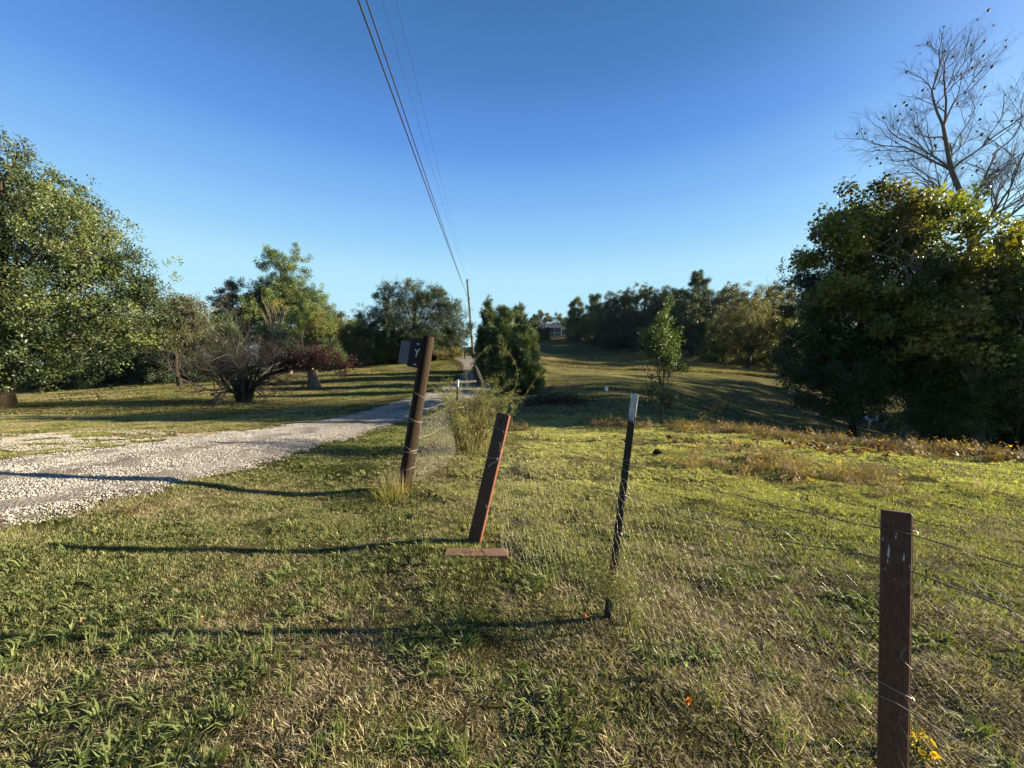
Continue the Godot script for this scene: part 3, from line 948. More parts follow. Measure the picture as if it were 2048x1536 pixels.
	for k in 24:
		var l: Array = lobes[rng.randi() % lobes.size()]
		var u := Vector3(rng.randfn(), rng.randfn() * 0.7 + 0.35, rng.randfn()).normalized()
		var r := rng.randf_range(0.22, 0.5)
		lobes.append([l[0] + u * l[1] * 1.08, Vector3(r, r * 1.3, r)])
	crown(t, lobes, 7800, near, [Color(0.02, 0.036, 0.018), Color(0.034, 0.056, 0.022), Color(0.06, 0.08, 0.03)], Vector2(0.8, 1.4), -0.12, 0.4, 1.2)

	# redbud: many crooked dark stems, nearly leafless
	t = thing("bare_redbud", "low wide bare tree with crooked dark stems on the left lawn", "tree", on_ground(-13.9, 20.5))
	var rb := Color(0.045, 0.038, 0.033)
	var rb2 := Color(0.19, 0.175, 0.16)
	for k in 22:
		var mb := MB.new()
		var tips := []
		var a := TAU * k / 22.0 * 2.0 + rng.randf() * 0.5
		var lean := rng.randf_range(0.2, 2.0)
		grow(mb, Vector3(cos(a) * 0.22, 0.35, sin(a) * 0.18), Vector3(cos(a) * lean, 1.0, sin(a) * lean * 0.9), rng.randf_range(1.5, 2.3), 0.07, 4, rb.lerp(rb2, rng.randf()), {"wander": 0.2, "lift": 0.03, "thin": 0.54, "kids": 4, "spread": 0.85, "short": 0.66}, tips)
		part("limb", mb, M.bark, t)
	var trk := MB.new()
	for k in 5:
		var a := TAU * k / 5.0
		trk.tube(curve(Vector3(cos(a) * 0.2, -0.2, sin(a) * 0.15), Vector3(cos(a) * 0.42, 1.15, sin(a) * 0.34), Vector3.ZERO, 5, 0.02), taper(6, 0.2, 0.11), 8, rb, 0.15, k * 2.0)
	part("trunk", trk, M.bark, t)
	# its long arching limb to the right, with leaves left on it
	var arm := MB.new()
	arm.tube(curve(Vector3(0.25, 0.75, 0), Vector3(3.6, 1.75, 0.5), Vector3(0, 0.35, 0), 9, 0.03), taper(10, 0.11, 0.03), 7, rb, 0.1)
	var tips2 := []
	for k in 5:
		grow(arm, Vector3(2.0 + k * 0.4, 1.6 + 0.05 * k, 0.3), Vector3(1.0, 0.5, rng.randfn() * 0.6), 1.2, 0.03, 2, rb, {"wander": 0.22, "lift": -0.02, "thin": 0.5, "kids": 3, "spread": 0.6, "short": 0.65}, tips2)
	part("limb", arm, M.bark, t)
	crown(t, [[Vector3(4.0, 2.25, 0.4), Vector3(1.4, 0.55, 1.1)], [Vector3(5.35, 1.85, 0.4), Vector3(0.7, 0.4, 0.7)], [Vector3(2.7, 2.1, 0.3), Vector3(1.2, 0.45, 0.9)]], 620, ["sap0", "sap1", "sap2"], [Color(0.045, 0.016, 0.016), Color(0.1, 0.03, 0.028), Color(0.14, 0.055, 0.038)], Vector2(1.0, 1.7), -0.02, 0.0, 2.6)
	crown(t, [[Vector3(-2.6, 1.9, 0), Vector3(2.0, 1.1, 1.6)], [Vector3(0, 3.4, 0), Vector3(2.6, 1.2, 2.0)]], 40, tiny, [Color(0.05, 0.035, 0.02), Color(0.1, 0.06, 0.03)], Vector2(0.7, 1.2), 0.0, 0.0, 2.0)

	# cedars by the lane
	conifer("cedar", "nearest bushy cedar right of the lane beside the brush pile", 0.66, 24, 4.3, 2.4, cedar, 1100, spray, {"taper": 0.58, "scale": Vector2(0.6, 1.1), "low": 0.02, "spikes": 30})
	conifer("cedar", "pointed cedar close behind the nearest cedar", -0.5, 28, 5.5, 3.0, cedar, 850, spray, {"taper": 0.85, "scale": Vector2(0.7, 1.2), "spikes": 22})
	conifer("cedar", "tallest cedar of the row, nearest the utility pole", -1.85, 32, 6.1, 3.2, cedar, 850, spray, {"taper": 0.85, "scale": Vector2(0.7, 1.2), "spikes": 22})
	conifer("cedar", "dark cedar deep in the row between the taller cedars", 0.5, 33, 5.6, 3.4, cedar, 900, spray, {"taper": 0.8, "scale": Vector2(0.7, 1.2), "spikes": 18})
	conifer("cedar", "low cedar at the lane edge under the tallest cedar", -1.35, 36, 4.4, 2.6, cedar, 700, spray, {"taper": 0.5, "scale": Vector2(0.7, 1.2), "spikes": 18})

	# sapling in the pasture
	t = thing("sapling", "slim young tree with glossy leaves standing alone in the pasture", "tree", on_ground(4.6, 12.2))
	tr = trunk_of(t, 3.3, 0.035, Vector3(-0.06, 0, 0), Color(0.2, 0.17, 0.13), 8)
	lobes = [[Vector3(-0.02, 2.45, 0), Vector3(0.42, 0.72, 0.42)], [Vector3(0.0, 3.2, 0), Vector3(0.26, 0.42, 0.26)], [Vector3(0.3, 2.0, 0.1), Vector3(0.3, 0.32, 0.3)], [Vector3(-0.35, 2.6, 0), Vector3(0.22, 0.5, 0.25)], [Vector3(0.62, 1.78, 0), Vector3(0.22, 0.16, 0.2)]]
	limbs_of(t, tr, lobes, 14, 0.014, Color(0.16, 0.13, 0.1), 3)
	crown(t, lobes, 620, ["sap0", "sap1", "sap2"], [Color(0.05, 0.075, 0.028), Color(0.085, 0.12, 0.036), Color(0.14, 0.17, 0.06)], Vector2(0.7, 1.2), -0.05, 0.1, 3.0)
	crown(t, [[Vector3(-0.25, 1.0, 0), Vector3(0.36, 0.5, 0.35)], [Vector3(0.2, 0.75, 0), Vector3(0.3, 0.5, 0.3)]], 200, ["sap0", "sap1", "sap2"], [Color(0.045, 0.055, 0.02), Color(0.08, 0.09, 0.03), Color(0.11, 0.09, 0.04)], Vector2(0.6, 1.1), 0.0, 0.0, 3.0)
	shrub("bare_shrub", "small leafless shrub in the shaded pasture right of the sapling", 9.9, 19, 2.2, 2.4, tiny, brown, 0, {"stems": 4, "depth": 3, "girth": 0.008, "bark": Color(0.09, 0.075, 0.06)})

	# right: leafy sycamore, dark tree behind it, bare sycamore
	t = thing("leafy_sycamore", "nearest right-hand tree with large yellow-green lobed leaves", "tree", on_ground(18.0, 15.2))
	lobes = [[Vector3(-0.4, 4.4, 0), Vector3(3.2, 2.0, 2.8)], [Vector3(-4.2, 8.2, -0.2), Vector3(0.9, 1.0, 1.0)], [Vector3(-5.3, 7.3, 0.1), Vector3(0.8, 0.9, 1.0)], [Vector3(-5.3, 6.7, 0.1), Vector3(0.9, 0.9, 1.0)], [Vector3(-3.1, 7.9, 0.0), Vector3(0.9, 1.0, 0.9)], [Vector3(-4.4, 5.6, 0.2), Vector3(1.2, 1.0, 1.4)], [Vector3(-3.7, 7.6, 0.2), Vector3(1.3, 1.2, 1.4)], [Vector3(-1.8, 7.6, 0.2), Vector3(1.2, 1.2, 1.4)], [Vector3(-2.2, 5.6, 1.2), Vector3(1.3, 1.1, 1.2)], [Vector3(-0.4, 6.4, 0.6), Vector3(1.4, 1.0, 1.4)], [Vector3(1.0, 6.7, 0.3), Vector3(1.2, 1.0, 1.4)], [Vector3(2.4, 6.2, 0.5), Vector3(1.2, 0.9, 1.2)], [Vector3(3.9, 6.5, 0.3), Vector3(1.1, 0.9, 1.2)], [Vector3(3.2, 5.0, 0.8), Vector3(1.6, 1.1, 1.4)], [Vector3(-0.2, 4.9, 2.2), Vector3(1.6, 1.2, 1.2)], [Vector3(1.8, 4.6, 2.2), Vector3(1.6, 1.3, 1.2)], [Vector3(4.8, 4.2, 0.6), Vector3(1.8, 1.6, 2.0)], [Vector3(-2.4, 4.0, 1.8), Vector3(1.5, 1.0, 1.2)], [Vector3(3.0, 3.4, 2.0), Vector3(1.8, 1.1, 1.2)]]
	for l in lobes:
		l[0] = Vector3(l[0].x * 1.1, l[0].y * 1.1, l[0].z * 0.75)
		l[1] *= 1.08
	var pale := Color(0.4, 0.36, 0.3)
	tr = trunk_of(t, 7.4, 0.22, Vector3(-0.3, 0, 0), pale, 12)
	limbs_of(t, tr, lobes, 24, 0.07, pale, 4)
	for k in 26:
		var l: Array = lobes[rng.randi() % lobes.size()]
		var u := Vector3(rng.randfn(), rng.randfn() * 0.7 + 0.35, rng.randfn()).normalized()
		var r := rng.randf_range(0.22, 0.5)
		lobes.append([l[0] + u * l[1] * 1.08, Vector3(r, r * 1.3, r)])
	crown(t, lobes, 2500, big, [Color(0.045, 0.066, 0.02), Color(0.085, 0.11, 0.024), Color(0.15, 0.165, 0.03), Color(0.27, 0.25, 0.04), Color(0.16, 0.13, 0.035)], Vector2(0.7, 1.1), 0.1, 0.5, 1.7)
	t = thing("dark_tree", "dense dark tree left of and behind the leafy sycamore", "tree", on_ground(15.2, 17.6))
	lobes = [[Vector3(0, 5.3, 0), Vector3(2.7, 3.1, 2.6)], [Vector3(1.5, 8.8, 0), Vector3(1.5, 1.4, 1.6)], [Vector3(-1.2, 7.2, 0), Vector3(1.5, 1.5, 1.6)], [Vector3(-2.0, 4.8, 0.4), Vector3(1.2, 1.6, 1.5)], [Vector3(-2.1, 3.0, 0.3), Vector3(1.2, 1.1, 1.5)], [Vector3(-1.7, 1.7, 0.6), Vector3(1.1, 0.8, 1.1)], [Vector3(-0.4, 1.8, 1.0), Vector3(0.8, 0.7, 0.7)], [Vector3(-1.2, 2.7, 0.6), Vector3(1.5, 0.7, 1.4)], [Vector3(2.0, 6.6, 0), Vector3(2.2, 2.0, 2.0)], [Vector3(1.6, 3.5, 1.6), Vector3(2.2, 1.3, 1.5)], [Vector3(2.4, 4.2, 0.6), Vector3(2.4, 2.2, 2.0)]]
	tr = trunk_of(t, 8.0, 0.12, Vector3(0.3, 0, 0), bark)
	limbs_of(t, tr, lobes, 14, 0.07, bark, 3)
	for k in 20:
		var l: Array = lobes[rng.randi() % lobes.size()]
		var u := Vector3(rng.randfn(), rng.randfn() * 0.7 + 0.35, rng.randfn()).normalized()
		var r := rng.randf_range(0.22, 0.5)
		lobes.append([l[0] + u * l[1] * 1.08, Vector3(r, r * 1.3, r)])
	crown(t, lobes, 6500, near, [Color(0.026, 0.046, 0.018), Color(0.04, 0.066, 0.022), Color(0.065, 0.09, 0.026)], Vector2(0.75, 1.25), -0.06, 0.35, 1.4)
	t = thing("bare_sycamore", "tall leafless sycamore rising above the foliage at right", "tree", on_ground(23.9, 21))
	var bs := Color(0.3, 0.265, 0.23)
	var tb := MB.new()
	var tp0 := PackedVector3Array([Vector3(0.6, -0.3, 0), Vector3(0.6, 4, 0), Vector3(0.5, 8, 0), Vector3(0.3, 10.6, 0), Vector3(0.0, 12.4, 0), Vector3(-0.9, 14.4, 0), Vector3(-1.5, 16.6, 0.1)])
	tb.tube(tp0, taper(7, 0.25, 0.075), 12, bs, 0.06)
	part("trunk", tb, M.bark, t)
	var starts := [[4, Vector3(-1.8, 0.4, 0.2), 2.9, 0.08], [4, Vector3(1.0, 1.0, 0.3), 3.6, 0.1], [4, Vector3(-1.7, 0.1, -0.3), 2.6, 0.07], [5, Vector3(0.6, 1.2, -0.3), 3.2, 0.1], [5, Vector3(-1.5, 0.8, 0.4), 2.7, 0.08], [6, Vector3(0.3, 1.0, 0.1), 2.6, 0.1], [6, Vector3(-0.7, 1.0, -0.2), 2.5, 0.1], [3, Vector3(1.5, 0.8, -0.2), 3.8, 0.12], [3, Vector3(1.6, 1.2, 0.5), 4.2, 0.12], [3, Vector3(0.6, 1.3, 0.9), 3.6, 0.1], [4, Vector3(1.2, 0.4, -0.8), 3.2, 0.08], [3, Vector3(-1.5, 0.45, 0.8), 2.9, 0.09], [3, Vector3(1.8, 0.35, 0.2), 3.4, 0.09], [5, Vector3(-1.2, 1.1, -0.6), 2.7, 0.09], [4, Vector3(-1.0, 0.9, -0.9), 2.8, 0.08], [5, Vector3(1.0, 0.9, 0.6), 3.0, 0.08], [6, Vector3(0.9, 0.8, -0.4), 2.6, 0.08], [3, Vector3(1.0, 1.4, -0.7), 3.9, 0.1], [2, Vector3(1.7, 0.9, 0.3), 4.2, 0.1], [4, Vector3(-1.6, 0.7, -0.5), 2.7, 0.07]]
	var balls := []
	for s in starts:
		var mb := MB.new()
		var tips := []
		grow(mb, tp0[s[0]], s[1] + Vector3(0, 0.25, 0), s[2] * 0.92, s[3] * 0.62, 4, bs * rng.randf_range(0.85, 1.1), {"wander": 0.13, "lift": 0.03, "thin": 0.55, "kids": 5, "spread": 0.62, "short": 0.62}, tips)
		part("limb", mb, M.bark, t)
		for q in tips:
			if rng.randf() < 0.012:
				balls.append(q)
	var sb := MB.new()
	for q in balls:
		var pts := []
		var rr := rng.randf_range(0.05, 0.085)
		for a in [Vector3.LEFT, Vector3.RIGHT, Vector3.UP, Vector3.DOWN, Vector3.FORWARD, Vector3.BACK]:
			pts.append(q + Vector3(0, -0.1, 0) + a * rr)
		for f in [[0, 2, 4], [0, 2, 5], [0, 3, 4], [0, 3, 5], [1, 2, 4], [1, 2, 5], [1, 3, 4], [1, 3, 5]]:
			sb.poly([pts[f[0]], pts[f[1]], pts[f[2]]], q + Vector3(0, -0.1, 0), Color(0.08, 0.05, 0.03))
	var so := part("seed_ball", sb, M.plain, t)
	so.set_meta("kind", "stuff")
	# understorey on the right
	var under := [Color(0.035, 0.055, 0.018), Color(0.055, 0.08, 0.022), Color(0.09, 0.105, 0.03)]
	shrub("privet_bush", "dense glossy bush at the right edge under the leafy sycamore", 18.6, 14.3, 3.6, 4.8, near, under, 1000, {"scale": Vector2(0.6, 1.0)})
	shrub("privet_bush", "dark bush between the horse and the right edge", 17.2, 15.2, 2.5, 2.8, near, under, 520, {"scale": Vector2(0.6, 1.0)})
	shrub("privet_bush", "tall dark bush behind the right-edge bush", 21.6, 16.6, 5.0, 5.4, near, dark, 1000, {"scale": Vector2(0.8, 1.3)})
	broad("wood_tree", "shaded tree behind the leafy sycamore at right", 22.5, 17.5, 9.5, 7.0, mid, dark, 700, {"low": 0.05})
	broad("wood_tree", "tree standing right of the bare sycamore trunk", 30.0, 24, 12.5, 9.0, mid, [green[0], green[1], yellow[1]], 700, {"low": 0.05})
	broad("wood_tree", "tree of the dark wood behind the horse", 44.0, 39, 13.0, 10.0, mid, dark, 600, {"low": 0.03})
	broad("wood_tree", "farthest dark tree right of the grazing horse", 53.0, 42, 14.0, 11.0, mid, dark, 600, {"low": 0.03})
	broad("wood_tree", "dark tree filling the gap behind bare sycamore", 36.0, 31, 12.5, 9.0, mid, dark, 600, {"low": 0.03})
	broad("wood_tree", "tree shading the hollow at the far right edge", 33.0, 17, 12.0, 9.0, mid, green, 600, {"low": 0.08})

	# the far wood on the right
	var grp := ""
	conifer("pine", "slender pine at the left end of the far wood", 18.4, 113, 13.0, 6.2, cedar, 300, pine, {"pine": true, "tiers": 7, "low": 0.25, "scale": Vector2(1.2, 2.0)})
	conifer("pine", "second slender pine beside the first at the wood's left end", 23.0, 110, 13.4, 6.4, cedar, 320, pine, {"pine": true, "tiers": 7, "low": 0.2, "scale": Vector2(1.2, 2.0)})
	conifer("pine", "tall pine that tops the ridge of the far wood", 44.6, 95, 16.6, 6.4, cedar, 340, pine, {"pine": true, "tiers": 8, "low": 0.3, "scale": Vector2(1.2, 2.0)})
	conifer("pine", "shorter dense pine in front of the far wood", 35.4, 88, 10.2, 7.4, cedar, 420, pine, {"pine": true, "tiers": 6, "low": 0.02, "scale": Vector2(1.3, 2.1)})
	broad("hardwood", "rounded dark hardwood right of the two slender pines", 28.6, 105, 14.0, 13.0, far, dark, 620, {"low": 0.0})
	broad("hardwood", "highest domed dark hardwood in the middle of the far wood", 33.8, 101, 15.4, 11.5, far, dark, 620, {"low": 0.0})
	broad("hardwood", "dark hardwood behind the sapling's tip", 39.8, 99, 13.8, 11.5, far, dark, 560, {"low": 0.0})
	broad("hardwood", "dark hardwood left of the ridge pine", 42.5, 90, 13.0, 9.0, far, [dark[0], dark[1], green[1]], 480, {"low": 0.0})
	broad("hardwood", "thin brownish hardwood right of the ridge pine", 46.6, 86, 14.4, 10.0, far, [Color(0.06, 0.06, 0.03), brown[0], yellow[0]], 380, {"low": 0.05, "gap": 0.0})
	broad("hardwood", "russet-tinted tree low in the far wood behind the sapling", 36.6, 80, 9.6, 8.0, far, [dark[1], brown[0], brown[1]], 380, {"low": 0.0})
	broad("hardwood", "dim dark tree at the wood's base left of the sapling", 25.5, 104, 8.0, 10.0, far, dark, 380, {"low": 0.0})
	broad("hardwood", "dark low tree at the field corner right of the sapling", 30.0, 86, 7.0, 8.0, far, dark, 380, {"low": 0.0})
	broad("hardwood", "dark tree in the bend of the wood behind the yellow tree", 41.0, 74, 9.0, 9.0, far, [dark[1], green[0], green[1]], 380, {"low": 0.0})
	broad("autumn_tree", "large thin yellow-green tree in front of the far wood", 34.6, 58, 12.4, 12.2, mid, [Color(0.075, 0.075, 0.028), Color(0.12, 0.11, 0.034), Color(0.17, 0.14, 0.04)], 720, {"low": 0.06, "gap": 0.02, "scale": Vector2(0.7, 1.2), "limbs": 14, "bark": Color(0.1, 0.08, 0.06)})
	broad("autumn_tree", "yellow-green understorey tree left of the large thin tree", 31.6, 62, 6.0, 6.5, mid, [green[1], Color(0.1, 0.1, 0.03), yellow[1]], 420, {"low": 0.0, "scale": Vector2(0.7, 1.2)})
	broad("autumn_tree", "leaning bright tree at the right end of the field", 38.4, 55.5, 8.8, 6.6, mid, [green[2], Color(0.12, 0.13, 0.03), yellow[1]], 460, {"low": 0.04, "gap": -0.02, "scale": Vector2(0.7, 1.2)})
	broad("autumn_tree", "reddish half-bare tree above the right end of the field", 50.2, 76, 15.2, 7.6, far, [brown[0], brown[1], Color(0.12, 0.08, 0.05)], 300, {"low": 0.1, "gap": 0.02})
	broad("autumn_tree", "green tree against the dark tree's left flank", 44.0, 62, 9.0, 8.0, mid, [green[0], green[1], yellow[0]], 460, {"low": 0.0})
	for q in [[53.2, 82, 17.4, "bare grey tree on the skyline right of the thin yellow tree"], [58.0, 82, 19.6, "tallest bare tree on the skyline next to the dark tree"], [49.0, 88, 15.6, "bare twiggy crown just right of the ridge pine"]]:
		t = thing("bare_tree", q[3], "tree", on_ground(q[0], q[1]))
		tr = trunk_of(t, q[2] * 0.6, 0.2, Vector3(0.3, 0, 0), Color(0.15, 0.125, 0.11))
		for k in 7:
			var mb := MB.new()
			var tips := []
			grow(mb, tr[4 + k % 5], Vector3(rng.randfn() * 0.5, 1.0, rng.randfn() * 0.5), q[2] * 0.2, 0.09, 3, Color(0.17, 0.14, 0.12), {"wander": 0.12, "lift": 0.08, "thin": 0.55, "kids": 3, "spread": 0.5, "short": 0.62}, tips)
			part("limb", mb, M.bark, t)
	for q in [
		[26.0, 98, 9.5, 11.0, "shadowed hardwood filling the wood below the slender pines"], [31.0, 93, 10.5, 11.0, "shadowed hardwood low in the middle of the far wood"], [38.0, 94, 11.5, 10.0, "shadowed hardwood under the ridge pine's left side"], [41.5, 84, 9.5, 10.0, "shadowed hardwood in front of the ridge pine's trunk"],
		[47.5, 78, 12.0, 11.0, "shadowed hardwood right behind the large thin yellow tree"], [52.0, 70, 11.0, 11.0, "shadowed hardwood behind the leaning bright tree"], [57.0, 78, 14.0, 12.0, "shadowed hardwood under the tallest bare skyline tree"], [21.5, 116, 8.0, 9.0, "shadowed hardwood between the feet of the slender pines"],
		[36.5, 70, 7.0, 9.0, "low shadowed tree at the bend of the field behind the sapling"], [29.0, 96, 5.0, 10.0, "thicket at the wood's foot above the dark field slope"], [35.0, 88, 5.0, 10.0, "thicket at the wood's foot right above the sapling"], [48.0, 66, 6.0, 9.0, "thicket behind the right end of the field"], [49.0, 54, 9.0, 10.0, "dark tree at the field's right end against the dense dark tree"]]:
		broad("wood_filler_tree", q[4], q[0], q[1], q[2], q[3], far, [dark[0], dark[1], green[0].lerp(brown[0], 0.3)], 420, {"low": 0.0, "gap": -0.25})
	for q in [
		[-47.0, 52, 7.0, 10.0, "leafy tree in the hedgerow left of the yellow-green round tree", 0], [-33.5, 44, 4.4, 6.5, "hedgerow bush behind the low dark juniper", 1], [-28.0, 49, 6.0, 7.0, "hedgerow tree under the pale-stemmed bare tree", 0], [-24.5, 44, 3.4, 6.0, "hedgerow bush beneath the yellow-green tree's foot", 1],
		[-20.5, 50, 5.6, 6.0, "hedgerow tree behind the twiggy bare brush", 2], [-16.5, 52, 4.2, 6.0, "hedgerow bush just left of the dark oak's trunk", 1], [-42.0, 41, 5.0, 7.0, "hedgerow bush left of the low dark juniper", 0], [-37.0, 50, 6.2, 8.0, "hedgerow tree behind the left side of the redbud", 2], [-9.5, 54, 4.0, 6.0, "hedgerow bush behind the right side of the dark oak", 1], [-33.0, 37.5, 2.6, 5.0, "low hedge clump at the lawn edge beside the pale marker", 1], [-44.0, 33, 4.0, 6.0, "hedge clump at the lawn's left end behind the big tree trunk", 1]]:
		broad("hedgerow_tree", q[4], q[0], q[1], q[2], q[3], mid, [[green[0], green[1], yellow[0]], [dark[0], dark[1], green[1]], [green[1], yellow[0], yellow[1]]][q[5]], 460, {"low": 0.0, "gap": -0.2, "scale": Vector2(0.8, 1.3)})
	for q in [[50.0, 24, 18.0, "first tree beyond the right edge, nearest behind the sycamores"], [60.0, 42, 19.0, "second tree beyond the right edge, level with the lane crest"], [70.0, 51, 16.0, "third tree beyond the right edge, farther than the horse"], [78.0, 61, 16.0, "fourth tree beyond the right edge, nearest the far wood"], [46.0, 18.5, 13.0, "tree beyond the right edge, level with the bare sycamore"]]:
		broad("field_edge_tree", q[3], q[0], q[1], q[2], 10.0, far, dark, 300, {"low": 0.02, "group": "trees along the right side of the pasture"})
	broad("wood_tree", "tall tree beside the hollow, right of the horse", 42.0, 27, 18.0, 11.0, mid, dark, 600, {"low": 0.03})
	broad("wood_tree", "tall tree deep in shade above the horse's back", 48.0, 34, 19.0, 11.0, mid, dark, 600, {"low": 0.03})
	for q in [[26.0, 128, 9.0, 13.0, "backmost tree rising between the two slender pines"], [36.0, 124, 12.5, 14.0, "backmost tree on the ridge above the domed hardwood"], [47.0, 118, 13.0, 14.0, "backmost tree on the ridge left of the tallest pine"], [58.0, 108, 14.5, 14.0, "backmost tree on the ridge right of the tallest pine"]]:
		broad("ridge_tree", q[4], q[0], q[1], q[2], q[3], far, dark, 420, {"low": 0.0, "gap": -0.3, "scale": Vector2(1.0, 1.6)})
	# far hill behind the house
	broad("far_tree", "pale tan tree behind the distant house roof", 14.2, 190, 11.6, 9.0, far, [yellow[0], brown[1], Color(0.2, 0.15, 0.08)], 260, {"low": 0.0, "scale": Vector2(1.2, 1.9)})
	broad("far_tree", "round green tree behind the right wing of the distant house", 21.5, 186, 8.6, 12.0, far, green, 300, {"low": 0.0, "scale": Vector2(1.2, 1.9)})
	broad("far_tree", "dark tree at the left gable of the distant house", 8.6, 158, 7.4, 6.4, far, dark, 300, {"low": 0.0, "scale": Vector2(1.2, 1.9)})
	broad("far_tree", "green tree on the skyline left of the distant house", 7.0, 190, 8.8, 12.0, far, green, 300, {"low": 0.0, "scale": Vector2(1.2, 1.9)})
	broad("far_tree", "dark tree overlapping the distant house's right wing", 22.0, 143, 6.6, 5.0, far, dark, 240, {"low": 0.0, "scale": Vector2(1.1, 1.7)})
	broad("far_tree", "low dark growth below the distant house at the field edge", 22.5, 128, 4.6, 9.0, far, dark, 240, {"low": 0.0, "scale": Vector2(1.1, 1.7)})
	broad("far_tree", "dark bushes between the distant house and the nearest cedar", 9.5, 132, 4.6, 7.0, far, dark, 240, {"low": 0.0, "scale": Vector2(1.1, 1.7)})

# ---------------------------------------------------------------- fence, posts, wires
const FENCE := [Vector2(-1.52, 5.5), Vector2(-0.35, 3.72), Vector2(0.62, 2.55), Vector2(1.33, 1.36), Vector2(2.05, 0.1), Vector2(2.8, -1.2)]

func stick_basis(a: Vector3, b: Vector3, face: Vector3) -> Basis:
	var up := (b - a).normalized()
	var f := (face - up * face.dot(up)).normalized()
	return Basis(up.cross(f), up, f)

func board_post(label: String, a: Vector3, b: Vector3, wide: float, thick: float, face: Vector3, col: Color, edge: Color) -> Node3D:
	var t := thing("board_post", label, "fence post", a)
	var bs := stick_basis(a, b, face)
	var len := a.distance_to(b)
	var mb := MB.new()
	var below := 0.25
	mb.box(Transform3D(bs, bs.y * (len - below) * 0.5), Vector3(wide, len + below, thick), 0.004, col)
	# slightly raised worn strip along the sunny edge
	part("board", mb, M.paint, t)
	var eb := MB.new()
	eb.box(Transform3D(bs, bs.y * len * 0.5 + bs.x * (wide * 0.5 + 0.0005)), Vector3(0.004, len - 0.02, thick - 0.01), 0.001, edge)
	var e := part("worn_edge", eb, M.paint, t)
	e.set_meta("label", "reddish weathered edge of the board")
	return t

func wrap_wire(t: Node3D, called: String, at: Vector3, bs: Basis, wide: float, thick: float, tilt: float, col: Color) -> void:
	var mb := MB.new()
	var w := wide * 0.5 + 0.003
	var d := thick * 0.5 + 0.003
	var p := PackedVector3Array()
	for q in [Vector2(-w, -d), Vector2(-w, d), Vector2(-w * 0.3, d + 0.002), Vector2(w * 0.4, d + 0.003), Vector2(w, d), Vector2(w, -d), Vector2(-w, -d)]:
		p.append(at + bs.x * q.x + bs.z * q.y + bs.y * (q.x * tilt))
	var r := PackedFloat32Array()
	for k in p.size():
		r.append(0.0016)
	mb.tube(p, r, 5, col)
	# twisted tail
	var e := at + bs.x * w * 0.6 + bs.z * d + bs.y * w * 0.6 * tilt
	mb.tube(PackedVector3Array([e, e + bs.x * 0.012 + bs.y * 0.012 + bs.z * 0.01, e + bs.x * 0.022 - bs.y * 0.004 + bs.z * 0.014]), PackedFloat32Array([0.0018, 0.0018, 0.0014]), 5, col)
	part(called, mb, M.wire, t)

